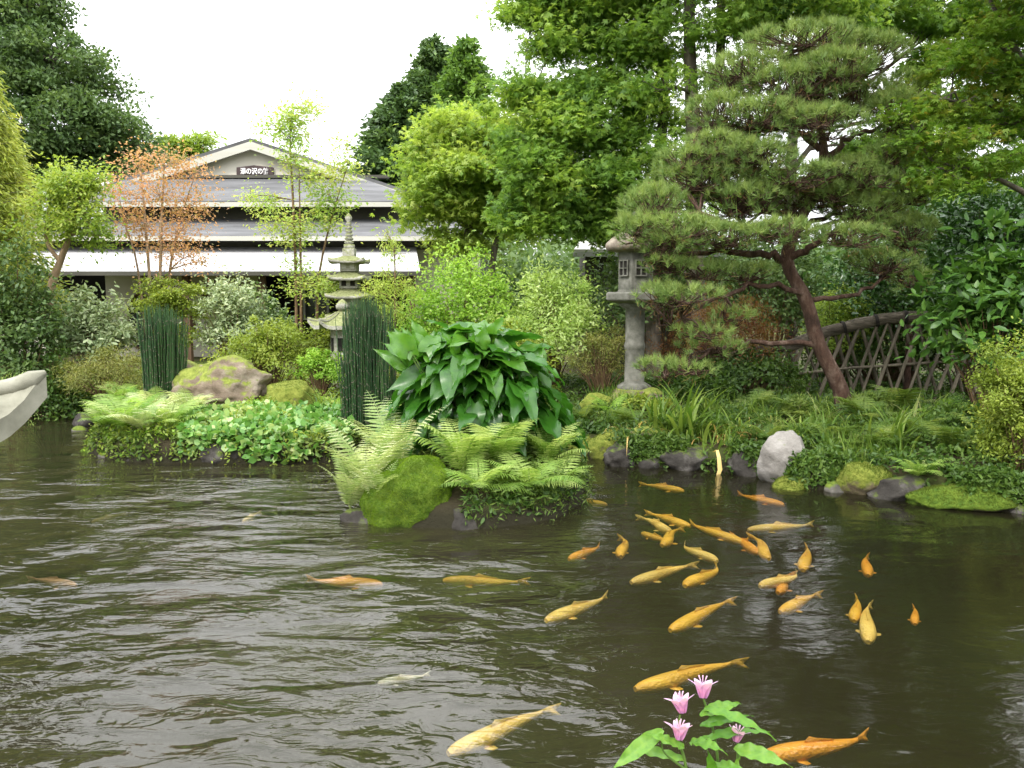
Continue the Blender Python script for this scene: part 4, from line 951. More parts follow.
# ------------------------------------------------------------------ rocks
import bmesh
def rock_mesh(w, d, h, seed, sub=4, facets=9, rough=.10):
    bm = bmesh.new(); bmesh.ops.create_icosphere(bm, subdivisions=sub, radius=1)
    r = random.Random(seed); pl = []
    for _ in range(facets):
        n = Vector((r.gauss(0, 1), r.gauss(0, 1), r.gauss(.2, .8))).normalized(); pl.append((n, r.uniform(.62, .88)))
    o = Vector((seed * 1.37, seed * .71, seed * 2.1))
    for v in bm.verts:
        p = v.co.copy()
        for n, k in pl:
            t = p.dot(n)
            if t > k: p -= n * (t - k) * .85
        q = 1 + rough * 1.4 * mnoise.noise(p * 1.4 + o) + rough * .8 * mnoise.noise(p * 3.5 + o) + rough * .35 * mnoise.noise(p * 9 + o)
        p *= q; v.co = Vector((p.x * w / 2, p.y * d / 2, p.z * h / 2))
    me = bpy.data.meshes.new('rock'); bm.to_mesh(me); bm.free()
    me.polygons.foreach_set('use_smooth', [True] * len(me.polygons)); return me
def fuzz(me, n, seed, L=.02, zmin=-.2, mat='moss', parent=None, nz=.0, w=.006, name='moss'):
    """short moss blades growing from the upward faces"""
    rng = np.random.default_rng(seed)
    co = np.empty(len(me.vertices) * 3); me.vertices.foreach_get('co', co); co = co.reshape(-1, 3)
    tr = np.empty(len(me.polygons) * 3, dtype=int); me.polygons.foreach_get('vertices', tr); tr = tr.reshape(-1, 3)
    a, b, c = co[tr[:, 0]], co[tr[:, 1]], co[tr[:, 2]]; cr = np.cross(b - a, c - a); ar = np.linalg.norm(cr, axis=1); nn = cr / (ar[:, None] + 1e-12)
    wgt = ar * (nn[:, 2] > nz) * ((a[:, 2]) > zmin)
    i = rng.choice(len(tr), n, p=wgt / wgt.sum()); u = rng.random((n, 2)); s_ = np.sqrt(u[:, :1]); t = u[:, 1:]
    P = a[i] * (1 - s_) + b[i] * s_ * (1 - t) + c[i] * s_ * t
    D = norm(nn[i] * .9 + rng.normal(size=(n, 3)) * .45 + [0, 0, .3])
    cl = np.array([mnoise.noise(Vector(p * 5)) for p in P[:, :]]) if n < 60000 else rng.random(n)
    leaf_obj(name, P - nn[i] * .004, D, rng.normal(size=(n, 3)), L * (.6 + .8 * rng.random(n)), T_BLADE, M[mat], .5 + cl * .5 + rng.normal(size=n) * .12, parent, width=np.full(n, w))
def rock(label, px, py, Y, w, d, h, mat, seed, rz=0, sub=4, facets=9, moss=0, name='rock', L=.02, nz=.0, mossmat='moss', rough=.1, tilt=0):
    """py = picture row of the rock's centre"""
    p = at(px, py, Y); me = rock_mesh(w, d, h, seed, sub, facets, rough); me.materials.append(M[mat])
    o = link(name, me, None, p); o.rotation_euler = (0, tilt, rz); tag(o, label, 'rock')
    if moss: fuzz(me, moss, seed, L, -h * .35, mossmat, o, nz)
    return o
rock('big brown weathered boulder behind the leafy ground cover', 226, 388, 12.0, 1.42, 1.0, .95, 'rockbr', 3, .2, 5, 12, rough=.16)
rock('yellow mossy boulder right of the big brown boulder', 293, 397, 11.9, .92, .8, .62, 'rockmossy', 5, .1, 5, 8, moss=2500, mossmat='mossd', nz=.5)
rock('brown lichened rock leaning on the left of the big boulder', 190, 384, 12.5, .7, .6, .95, 'rockbr', 8, .3, 4)
rock('grey rock with a wet pale face at the waterline of the left bank', 216, 456, 9.8, .42, .35, .34, 'rockdark', 11, .4, 4, 10)
rock('dark rock at the waterline just right of the wet grey rock', 238, 455, 9.8, .38, .3, .32, 'rockdark', 12, 1.2, 4, 10)
rock('small mossy stone at the waterline right of the two wet rocks', 266, 457, 9.75, .30, .24, .24, 'rockmossy', 13, 0, 3, 6, moss=900, mossmat='mossd')
rock('yellow mossy stone at the waterline left of the wet grey rock', 178, 455, 10.1, .30, .25, .16, 'rockmossy', 14, 0, 3, 6, moss=900, mossmat='mossd')
rock('low green mossy stone at the left tip of the fern bank', 97, 452, 10.5, .45, .3, .16, 'rockgreen', 15, 0, 3, 6, moss=1500)
rock('dark rock standing in the inlet beyond the lantern roof', 86, 421, 12.6, .42, .35, .3, 'rockdark', 16, 0, 3, 9)
rock('small pale footed rock in the inlet beside the dark rock', 80, 430, 12.2, .26, .2, .14, 'rock', 17, 0, 3, 8)
rock('flat dark ledge stone at the far end of the inlet', 54, 412, 13.9, .8, .4, .2, 'rockdark', 18, 0, 3, 8)
isl = rock('large bright green moss covered rock at the front of the island', 410, 500, 7.3, .88, .80, .84, 'rockgreen', 21, .3, 5, 5, moss=42000, L=.017, nz=-.25, rough=.12)
rock('smaller green mossy hump behind the island ferns', 520, 488, 7.75, .85, .7, .55, 'rockgreen', 22, .1, 4, 5, moss=16000, L=.018)
rock('dark wet stone under the left ferns of the island', 362, 527, 7.15, .45, .4, .36, 'rockdark', 23, 0, 4, 9)
rock('dark wet stone at the island front below the middle ferns', 480, 522, 7.1, .8, .5, .42, 'rockdark', 24, .5, 4, 9)
rock('dark stone at the right front of the island', 545, 508, 7.6, .6, .5, .36, 'rockdark', 25, 1.1, 4, 9)
rock('pale grey pointed rock with mossy foot on the right bank', 786, 464, 8.75, .66, .60, .74, 'rockpale', 37, .5, 5, 16, tilt=-.1, rough=.08)
rock('long low grey stone joined to the pale rock on its right', 830, 474, 8.65, .95, .6, .46, 'rock', 32, .1, 4, 9, moss=3000, mossmat='mossd', nz=.35)
rock('mossy knob hanging over the water under the pale rock', 795, 486, 8.45, .50, .35, .22, 'rockmossy', 33, .3, 4, 6, moss=4500, mossmat='mossd')
rock('rounded mossy stone right of the island across the channel', 612, 448, 10.1, .62, .5, .48, 'rockmossy', 34, .3, 4, 7, moss=4000, mossmat='mossd')
rock('brown mossy stone behind the rounded mossy one', 585, 447, 10.5, .6, .5, .4, 'rockmossy', 35, .9, 4, 7, moss=2500, mossmat='mossd')
rock('flat pale edged stone above the dark hollow of the right bank', 648, 438, 9.9, .75, .5, .30, 'rockbr', 36, .2, 4, 9)
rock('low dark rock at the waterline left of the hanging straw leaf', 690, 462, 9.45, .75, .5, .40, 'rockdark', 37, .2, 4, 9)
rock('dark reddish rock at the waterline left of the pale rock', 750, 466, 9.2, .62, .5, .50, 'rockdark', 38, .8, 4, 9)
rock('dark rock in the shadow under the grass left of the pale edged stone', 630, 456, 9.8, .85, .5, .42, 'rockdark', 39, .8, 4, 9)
rock('mossy boulder left of the bright fern at the right waterline', 866, 480, 8.25, .60, .5, .44, 'rockmossy', 40, .1, 4, 7, moss=5000, mossmat='mossd')
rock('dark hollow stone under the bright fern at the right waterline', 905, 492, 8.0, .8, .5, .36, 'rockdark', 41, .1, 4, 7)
rock('long moss topped bank stone at the right edge of the water', 968, 498, 7.75, 1.15, .7, .44, 'rockgreen', 42, -.1, 5, 6, moss=16000, mossmat='mossd', L=.02)
rock('brown stone block behind the base of the tall lantern', 652, 398, 12.0, .5, .4, .3, 'rockbr', 43, .1, 4, 9)
rock('mossy stone left of the tall lantern base', 596, 404, 11.8, .55, .45, .34, 'rockmossy', 44, .1, 4, 7)

edge = [('left bank edge stone below the fern mound, first from the left', 112, 458, 10.15, .36), ('left bank edge stone below the fern mound, second from the left', 140, 460, 9.95, .42), ('dark stone between the fern mound and the wet rocks', 160, 459, 9.95, .3),
 ('dark edge stone under the round pale leaves, left one', 292, 460, 9.8, .34), ('dark edge stone under the round pale leaves, right one', 320, 459, 9.9, .38), ('dark edge stone at the back of the channel', 566, 452, 10.6, .4),
 ('dark edge stone left of the mossy boulder at the right', 835, 490, 8.3, .34), ('dark edge stone between bright fern and long mossy stone', 928, 504, 7.8, .36), ('last dark edge stone at the right border', 1015, 512, 7.5, .5), ('dark edge stone right of the straw leaf', 728, 470, 9.3, .34), ('dark stone at the waterline nearest to the channel', 652, 466, 9.55, .42)]
for i, (lb, px, py, Y, w_) in enumerate(edge):
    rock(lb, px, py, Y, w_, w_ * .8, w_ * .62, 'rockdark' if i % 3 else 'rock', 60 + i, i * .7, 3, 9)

# ------------------------------------------------------------------ bamboo fence
def fence():
    Y = 12.6; b = Vector((at(870, 300, Y).x, Y, gz(at(870, 300, Y).x, Y))); root = empty('bamboo_fence', b)
    tag(root, 'weathered bamboo lattice fence under a thick arched twig rail', 'fence')
    top = [(745, 352, 12.9), (790, 345, 12.8), (830, 331, 12.7), (870, 322, 12.6), (905, 317, 12.5), (950, 319, 12.4), (1000, 325, 12.2), (1060, 334, 12.0)]
    s_ = spline([tuple(at(*p)) + (.095 if i else .06,) for i, p in enumerate(top)], 44)
    V, F = tubes([(s_[:, :3] - np.array(b), s_[:, 3])], 12)
    for i, v in enumerate(V): V[i] += np.array([0, 0, 1]) * mnoise.noise(Vector(v * 4)) * .02
    link('top_rail', mesh_np('top_rail', V, F, M['bundle'], smooth=True), root)
    for i in range(4, len(s_), 5):
        p = Vector(s_[i, :3]); t = (Vector(s_[i, :3]) - Vector(s_[i - 1, :3])).normalized()
        tube_obj('tie', [([p - t * .025 - b, p + t * .025 - b], [.104, .104])], M['rope'], root, 12)
    def topz(x):
        j = np.argmin(abs(s_[:, 0] - x)); return s_[j, 2], s_[j, 1]
    x0, x1 = at(770, 400, Y).x, at(1040, 400, Y).x
    rng = random.Random(5); x = x0 - .5
    k = 0
    while x < x1 + .4:
        for dr in (-1, 1):
            xa = x + rng.uniform(-.04, .04); zt, yy = topz(xa); xb = xa - dr * -.42; zb = gz(xb, yy) - .05
            ybk = yy + (.03 if dr > 0 else -.03)
            a = Vector((xa, ybk, zt - .02)); e = Vector((xb, ybk, zb)); pts = [a.lerp(e, t) - b for t in np.linspace(0, 1, 13)]
            r = rng.uniform(.019, .028); rad = [r * (1.18 if i % 3 == 0 else 1) for i in range(13)]
            tube_obj('lattice_pole', [(pts, rad)], M['bamboo'], root, 7); k += 1
        x += .21
    for px in (775, 905, 1030):
        xa = at(px, 400, Y).x; zt, yy = topz(xa)
        tube_obj('post', [([Vector((xa, yy + .08, zt + .02)) - b, Vector((xa, yy + .08, gz(xa, yy) - .1)) - b], [.05, .055])], M['barkp'], root, 8)
    lo = [at(868, 407, 12.35), at(920, 408, 12.3), at(985, 409, 12.2), at(1060, 412, 12.1)]
    tube_obj('lower_rail', [([p - b for p in lo], [.05] * 4)], M['bundle'], root, 8)
    md = [at(760, 378, 12.6), at(850, 368, 12.55), at(940, 362, 12.45), at(1050, 366, 12.2)]
    tube_obj('middle_rail', [([p - b for p in md], [.022] * 4)], M['bamboo'], root, 8)
fence()

# ------------------------------------------------------------------ low plants
T_PINNA = tpl([(0, 0, 0), (.12, .075, .01), (.30, .045, .01), (.36, .075, .01), (.55, .035, 0), (.62, .055, 0), (1, 0, -.08), (.62, -.055, 0), (.55, -.035, 0), (.36, -.075, .01), (.30, -.045, .01), (.12, -.075, .01)],
              [(0, 2, 1), (0, 10, 2), (0, 11, 10), (2, 4, 3), (10, 8, 4), (2, 10, 4), (10, 9, 8), (4, 6, 5), (8, 6, 4), (8, 7, 6)])
def fern_mesh(seed, nf=16, L=.6, W=.15, lacy=False, mat='fern', e0=(45, 80), bend=1.0, one_side=None):
    rng = np.random.default_rng(seed); P = []; D = []; Nn = []; S_ = []; VV = []; lines = []
    for f in range(nf):
        az = f * 2.399 + rng.random() * .5; el = RA(rng.uniform(*e0)); ln = L * rng.uniform(.65, 1.1); n = 22
        pts = [np.zeros(3)]; e = el; dirs = []
        for i in range(n):
            d = np.array([math.cos(az) * math.cos(e), math.sin(az) * math.cos(e), math.sin(e)]); dirs.append(d)
            pts.append(pts[-1] + d * ln / n); e -= bend * RA(rng.uniform(2.5, 6.0)) * (.4 + i / n)
            az += rng.normal() * .015
        pts = np.array(pts); lines.append((pts[::2], np.linspace(.004, .0012, len(pts[::2]))))
        v = .05 + .9 * rng.random()
        npn = 21
        for i in range(npn):
            s_ = .12 + .88 * i / npn; j = s_ * n; k = min(int(j), n - 1); q = pts[k] + (pts[k + 1] - pts[k]) * (j - k); d = dirs[k]
            side = np.cross(d, [0, 0, 1.0]); side /= np.linalg.norm(side) + 1e-6; up = np.cross(side, d)
            pl = W * (math.sin(math.pi * min(1, (s_ * .92 + .06)) ** .85) ** .8) * ln / L + .004
            for sg in (-1, 1):
                dd = side * sg + d * .38 + np.array([0, 0, -.16]) + rng.normal(size=3) * .05; dd /= np.linalg.norm(dd)
                if lacy:
                    m_ = 7
                    for t in range(m_):
                        c = q + dd * pl * (t + .3) / m_; w_ = pl * .22 * (1 - .75 * t / m_)
                        sd = np.cross(dd, up)
                        for s2 in (-1, 1):
                            P.append(c); D.append(sd * s2 + dd * .55); Nn.append(up); S_.append(w_ + .003); VV.append(v + rng.normal() * .08)
                    P.append(q); D.append(dd); Nn.append(up); S_.append(pl); VV.append(v)
                else:
                    P.append(q); D.append(dd); Nn.append(up); S_.append(pl); VV.append(v + rng.normal() * .1)
    P, D, Nn, S_, VV = map(np.array, (P, D, Nn, S_, VV))
    V, F, k = leaves_vf(P, D, Nn, S_, T_PINNA)
    V2, F2 = tubes(lines, 3); F2 = np.concatenate([F2[:, [0, 1, 2]], F2[:, [0, 2, 3]]])
    Va = np.concatenate([V, V2]); Fa = np.concatenate([F, F2 + len(V)])
    return mesh_np('fern', Va, Fa, M[mat], var=np.clip(np.concatenate([np.repeat(VV, k), np.full(len(V2), .7)]), 0, 1))
FM = {}
def fern(label, px, Y, scale, kind='n', group=None, rz=None, z=None, tilt=(0, 0)):
    if kind not in FM:
        FM[kind] = {'n': lambda: fern_mesh(1, 12, .62, .16), 'd': lambda: fern_mesh(2, 11, .6, .16, mat='fernd'), 'p': lambda: fern_mesh(3, 12, .6, .14, mat='fernp', bend=.8),
                    'L': lambda: fern_mesh(4, 12, .68, .17, False, 'fern', (50, 88)), 'LP': lambda: fern_mesh(5, 12, .80, .16, False, 'fernp', (62, 89), .7),
                    'LW': lambda: fern_mesh(6, 12, .68, .18, False, 'fern', (12, 62), .7), 'y': lambda: fern_mesh(7, 13, .5, .12, mat='yellowg')}[kind]()
    b = base_at(px, Y); o = link('fern', FM[kind], None, (b[0], b[1], z if z is not None else b[2]))
    o.scale = (scale,) * 3; o.rotation_euler = (tilt[0], tilt[1], rz if rz is not None else (px * .37) % 6.28); tag(o, label, 'fern', group)
    return o
G1 = 'ferns on the island'
fern('tall pale feathery fern standing upright at the left end of the island', 364, 7.45, 1.12, 'LP', G1, z=.12)
fern('yellow green fern leaning out over the water from the island left corner', 346, 7.3, .80, 'LP', G1, z=.05, tilt=(.1, -.12))
fern('pale fern rising just behind the bright mossy rock', 392, 7.9, 1.25, 'LP', G1, z=.2, rz=2)
fern('pale fern between the left corner fern and the tallest one', 378, 7.15, .75, 'LP', G1, z=.10, rz=4.1)
fern('tall green fern directly right of the bright mossy rock', 462, 7.6, 1.15, 'L', G1, z=.30, rz=.3)
fern('broad fern arching down to the water in the middle of the island front', 478, 7.15, .85, 'LW', G1, z=.30, rz=1)
fern('upright fern in front of the drooping big leaves', 500, 7.8, 1.05, 'L', G1, z=.36, rz=2.2)
fern('wide fern spreading over the right part of the island front', 530, 7.35, .90, 'LW', G1, z=.26, rz=4)
fern('low fern at the right end of the island reaching over the water', 560, 7.75, .78, 'LW', G1, z=.22, rz=2.9)
fern('upper right fern of the island below the big leaf plant', 548, 8.1, .95, 'L', G1, z=.3, rz=5)
G2 = 'ferns on the left bank'
for (lb, px, Y, s_, k) in [
    ('large bright fern mound at the left corner of the left bank', 118, 10.25, .90, 'n'), ('bright fern in the middle of the left fern mound', 140, 10.1, .80, 'p'),
    ('yellow green fern above the left fern mound', 132, 10.7, .78, 'y'), ('fern at the right end of the left fern mound next to the ground cover', 165, 10.15, .72, 'n'),
    ('pale fern in front of the tall left horsetails', 152, 11.3, .85, 'p'), ('bright fern reaching toward the low mossy stone on the left tip', 100, 10.4, .6, 'n'),
    ('yellowish fern left of the brown boulder', 185, 11.2, .8, 'p'), ('small yellow fern by the inlet rocks', 105, 12.3, .75, 'y'),
    ('pale fern at the back of the inlet', 60, 14.6, .7, 'p'), ('yellow green fern near the far inlet ledge', 78, 14.2, .75, 'y'), ('small fern at the left back of the inlet', 42, 14.9, .6, 'y'),
    ('fern under the olive spreading shrub', 118, 12.9, .7, 'n'), ('fern just left of the left horsetail clump', 136, 12.2, .7, 'y')]:
    fern(lb, px, Y, s_ * 1.45, k, G2, z=base_at(px, Y)[2] + .12)
G3 = 'ferns on the right bank'
for (lb, px, Y, s_, k) in [
    ('dark fern beside the rounded mossy stone across the channel', 632, 10.3, .62, 'd'), ('yellow green fern at the foot of the tall stone lantern', 612, 11.4, .70, 'y'),
    ('fern left of the tall lantern base', 585, 11.0, .62, 'd'), ('fern right behind the pale pointed rock', 772, 9.3, .60, 'd'), ('fern under the pine trunk on its left', 800, 10.3, .62, 'd'),
    ('fern at the foot of the pine trunk on its right', 868, 10.0, .72, 'd'), ('light fern below the lower fence rail', 905, 10.9, .80, 'd'), ('yellowish fern between the fence and the clipped shrub', 945, 10.2, .78, 'y'),
    ('bright fern hanging over the water at the right', 896, 8.0, .60, 'n'), ('second bright fern over the water nearer the mossy bank', 925, 7.95, .45, 'n'), ('dark fern above the long moss topped stone', 955, 8.5, .65, 'd'),
    ('fern behind the mossy boulder at the right waterline', 878, 8.8, .62, 'd'), ('fern above the long low grey stone', 838, 9.1, .58, 'd'), ('dark fern left of the clipped shrub', 985, 9.0, .6, 'd'),
    ('fern in the middle of the right bank behind the grass', 925, 9.2, .62, 'd'), ('dark fern at the left foot of the pine', 760, 10.9, .62, 'd')]:
    fern(lb, px, Y, s_ * 1.45, k, G3, z=base_at(px, Y)[2] + .06)

def grass_mesh(seed, n=70, L=.5, w=.014, arch=1.0, mat='blade', spread=.08, e0=(50, 88)):
    rng = np.random.default_rng(seed); V = []; F = []; VV = []; seg = 6
    for i in range(n):
        az = rng.random() * 6.283; e = RA(rng.uniform(*e0)); ln = L * rng.uniform(.5, 1.1); p = np.array([rng.normal() * spread, rng.normal() * spread, 0.])
        sd = np.array([-math.sin(az), math.cos(az), 0]); b = len(V); v = rng.random(); ar = arch * rng.uniform(.5, 1.5)
        for j in range(seg + 1):
            ww = w * (1 - (j / seg) ** 1.8) * .5 + .0006; V += [p - sd * ww, p + sd * ww]; VV += [v, v]
            p = p + np.array([math.cos(az) * math.cos(e), math.sin(az) * math.cos(e), math.sin(e)]) * ln / seg; e -= RA(14) * ar
        for j in range(seg): q = b + 2 * j; F.append((q, q + 1, q + 3, q + 2))
    return mesh_np('grass', np.array(V), np.array(F), M[mat], var=VV)
GM = {'tall': grass_mesh(1, 60, .66, .036, .8), 'wide': grass_mesh(2, 80, .48, .024, 1.3), 'yel': grass_mesh(3, 80, .42, .016, 1.3, 'bladey'), 'straw': grass_mesh(4, 22, .5, .018, 1.7, 'straw'), 'fine': grass_mesh(5, 150, .34, .009, 1.1, 'blade', .12)}
def grass(label, px, Y, s_, k, group=None, z=None, name='grass_clump'):
    b = base_at(px, Y); o = link(name, GM[k], None, (b[0], b[1], b[2] if z is None else z)); o.scale = (s_,) * 3; o.rotation_euler = (0, 0, (px * .53) % 6.28); tag(o, label, 'grass', group)
G4 = 'grass clumps on the right bank'
for (lb, px, Y, s_, k) in [
    ('tall bright iris clump above the dark waterline rocks', 682, 9.75, 1.15, 'tall'), ('iris clump left of the tall bright one', 662, 10.1, .85, 'tall'), ('arching grass clump right of the tall iris', 705, 9.9, .9, 'wide'),
    ('straw coloured drooping blades over the pale edged stone', 640, 10.0, .9, 'straw'), ('dry straw blades right of the tall iris clump', 722, 9.8, .85, 'straw'), ('arching grass above the hanging straw leaf', 735, 9.9, 1.0, 'wide'),
    ('dry and yellow blades left of the pale pointed rock', 752, 9.7, .8, 'straw'), ('yellowish grass clump behind the pale pointed rock', 780, 9.9, .95, 'yel'), ('wide grass clump at the right of the pale rock', 812, 9.5, .95, 'wide'),
    ('yellowish grass under the pine trunk', 825, 10.1, .9, 'yel'), ('fine grass tuft before the pine trunk base', 845, 9.9, 1.1, 'fine'), ('arching grass at the right bank above the bright fern', 895, 8.9, .85, 'tall'),
    ('yellow grass on the slope under the fence', 918, 10.0, 1.0, 'yel'), ('grass tuft in front of the lower fence rail', 940, 11.2, .95, 'wide'), ('grass leaning over the low grey stone', 848, 8.75, .6, 'yel'),
    ('grass clump next to the tall lantern base', 668, 11.3, .95, 'yel'), ('green grass between lantern base and pine', 710, 11.0, 1.0, 'wide'), ('fine grass left of the pine foot', 770, 10.6, 1.1, 'fine'), ('grass tuft by the clipped shrub', 978, 8.6, .75, 'wide'),
    ('fine grass clump above the mossy boulder of the right waterline', 862, 8.6, .8, 'fine'), ('tuft of grass at the island right end', 572, 10.6, .7, 'wide')]:
    grass(lb, px, Y, s_ * 1.35, k, G4)
for (lb, px, Y, s_, k) in [('yellow blades left of the brown boulder', 172, 11.6, 1.0, 'yel'), ('straw tuft in front of the brown boulder', 196, 11.2, .6, 'straw'), ('bright grass left of the left horsetail clump', 128, 11.8, .8, 'tall'), ('fresh grass between mossy boulder and right horsetails', 322, 11.6, .8, 'tall')]:
    grass(lb, px, Y, s_, k, 'grass clumps on the left bank')

# hanging straw leaf dipping into the water
a = [at(713, 452, 9.2), at(717, 450, 9.15), at(719, 458, 9.1), at(720, 470, 9.08), at(717, 479, 9.05), at(717, 486, 9.03)]
b0 = Vector(a[0]); V = []; F = []
for i, p in enumerate(a):
    w = (.008, .018, .022, .026, .022, .014)[i]; V += [p - b0 + Vector((-w, 0, 0)), p - b0 + Vector((0, -.008, 0)), p - b0 + Vector((w, 0, .004))]
for i in range(5):
    q = 3 * i; F += [(q, q + 1, q + 4, q + 3), (q + 1, q + 2, q + 5, q + 4)]
o = link('dry_leaf', mesh_np('dry_leaf', np.array([tuple(v) for v in V]), np.array(F), M['straw'], var=np.full(len(V), .8)), None, b0); tag(o, 'bent straw coloured leaf hanging into the water left of the pale rock', 'dry leaf')

# horsetails
def horsetail(label, px, Y, top, halfw, n, seed):
    rng = np.random.default_rng(seed); b = base_at(px, Y); root = empty('horsetail_clump', b); tag(root, label, 'horsetail', 'horsetail clumps')
    h = at(px, top, Y).z - b[2]; r = halfw * Y / FPX; lines = []; joints = []
    for i in range(n):
        a = rng.random() * 6.283; q = math.sqrt(rng.random()) * r * (.82 + .2 * math.sin(a * 3 + seed) + .1 * math.sin(a * 7)); x, y = q * math.cos(a), q * math.sin(a); hh = h * (1.04 - .42 * rng.random() ** 1.6 if i % 6 else rng.uniform(.3, .7)) * (1 - .10 * (q / r) ** 2)
        lx, ly = x * rng.uniform(-.1, .3) + rng.normal() * .03, y * .1 + rng.normal() * .03; k = 9
        pts = [(x + lx * (t / k) ** 2, y + ly * (t / k) ** 2, hh * t / k) for t in range(k + 1)]
        lines.append((pts, [.0062] * k + [.002]))
        for t in range(1, k): p = pts[t]; joints.append(([(p[0], p[1], p[2] - .006), (p[0], p[1], p[2] + .006)], [.0078, .0078]))
    V, F = tubes(lines, 5); var = np.repeat(rng.random(n), 10 * 5)
    link('stems', mesh_np('stems', V, F, M['horsetail'], smooth=True, var=var), root)
    V, F = tubes(joints, 5); link('joints', mesh_np('joints', V, F, M['bark']), root)
horsetail('tight dark green horsetail clump left of the brown boulder', 160, 12.0, 306, 21, 430, 1)
horsetail('wide dark green horsetail clump behind the big leaf plant and below the pagoda', 366, 10.6, 300, 27, 520, 2)

# big leaf plant
def blade_grid(L, W, seed, wave=.03, droop=.35, heart=True, nu=10, nv=6):
    r = random.Random(seed); V = []; ph = r.random() * 6
    for i in range(nu + 1):
        u = i / nu
        if heart: hw = W * (math.sin(math.pi * min(1, u * .93 + .07) ** .62) ** .85) * (1 - u ** 6)
        else: hw = W * (math.sin(math.pi * min(1, u + .03) ** .8) ** .9) * (1 - u ** 8)
        for j in range(nv + 1):
            v = -1 + 2 * j / nv
            x = L * u - (L * .16 * abs(v) if heart and u < .2 else 0) * (1 - u * 5); y = hw * v
            z = abs(v) * hw * .32 - droop * L * u * u + wave * math.sin(u * 13 + ph + v * 1.5) * abs(v) ** 1.5 + .006 * math.sin(u * 30) * abs(v)
            V.append((x, y, z))
    F = [(i * (nv + 1) + j, (i + 1) * (nv + 1) + j, (i + 1) * (nv + 1) + j + 1, i * (nv + 1) + j + 1) for i in range(nu) for j in range(nv)]
    return np.array(V), np.array(F)
def place_blade(V, p, d, n):
    d = Vector(d).normalized(); n = Vector(n); y = n.cross(d).normalized(); z = d.cross(y)
    R = np.array([tuple(d), tuple(y), tuple(z)]); return V @ R + np.array(p)
def bigleaf():
    rng = np.random.default_rng(91); Y = 8.55; b = np.array(base_at(474, Y)); b[2] = gz(b[0], Y); root = empty('big_leaf_plant', b)
    tag(root, 'huge glossy plant with drooping arrow shaped leaves crowning the island', 'plant')
    Vs = []; Fs = []; VV = []; base = 0; lines = []
    for i in range(360):
        th = rng.random() * 6.283; el = math.asin(rng.random() ** .75); 
        if i < 110: el = RA(rng.uniform(40, 88))
        dh = np.array([math.cos(th), math.sin(th), 0]); rad = rng.uniform(.62, 1.04)
        sx = 1.0 if dh[0] > 0 else .86
        p = np.array([dh[0] * 1.20 * sx * math.cos(el), dh[1] * .78 * math.cos(el), .36 + 1.38 * math.sin(el) * (1 - .16 * max(0, dh[0]) * math.cos(el))]) * rad
        p[0] += .02
        q = p * .80 + [0, 0, -.02]
        up = max(0, math.sin(el) - .72) * 2.6
        d = dh * (1 - .3 * up) + np.array([0, 0, -.55 + 1.25 * up]) + rng.normal(size=3) * .22
        n = np.array([0, 0, 1.0]) * .75 + dh * .55 * math.cos(el) + rng.normal(size=3) * .22
        L = rng.uniform(.22, .50) * (1.05 if el > .9 else 1); W = L * rng.uniform(.26, .36)
        V, F = blade_grid(L, W, i, wave=.022, droop=rng.uniform(.15, .5))
        Vs.append(place_blade(V, q, d, n)); Fs.append(F + base); base += len(V); VV.append(np.full(len(V), np.clip(.15 + .5 * math.sin(el) * rad + rng.normal() * .15, 0, 1)))  # upper leaves paler: light through them put into the colour
        s0 = np.array([rng.normal() * .13, rng.normal() * .10, 0]); lines.append((np.array([s0, s0 * .5 + q * .5 + [0, 0, .12], q]), np.array([.014, .010, .006])))
    for k in range(26):      # young upright leaves at the top, mostly left; paler as if lit through
        px = rng.choice([rng.uniform(408, 455), rng.uniform(440, 535)], p=[.55, .45]); py = 346 + abs(px - 440) * .16 + rng.uniform(-4, 24)
        q = np.array(at(px, py, 8.5 + rng.uniform(-.35, .35))) - b; V, F = blade_grid(rng.uniform(.26, .42), rng.uniform(.08, .13), 900 + k, wave=.022, droop=rng.uniform(.1, .45))
        Vs.append(place_blade(V, q, ((px - 460) / 90 + rng.normal() * .3, rng.normal() * .3, rng.uniform(.5, 1.3)), (rng.normal() * .7, -1, .3 + rng.random()))); Fs.append(F + base); base += len(V); VV.append(np.full(len(V), .8 + .2 * rng.random()))
        lines.append((np.array([[0, 0, 0], q * .5, q]), np.array([.014, .010, .007])))
    link('leaves', mesh_np('leaves', np.concatenate(Vs), np.concatenate(Fs), M['bigleaf'], var=np.concatenate(VV), smooth=True), root)
    V, F = tubes(lines, 5); link('stalks', mesh_np('stalks', V, F, M['stem'], smooth=True), root)
bigleaf()

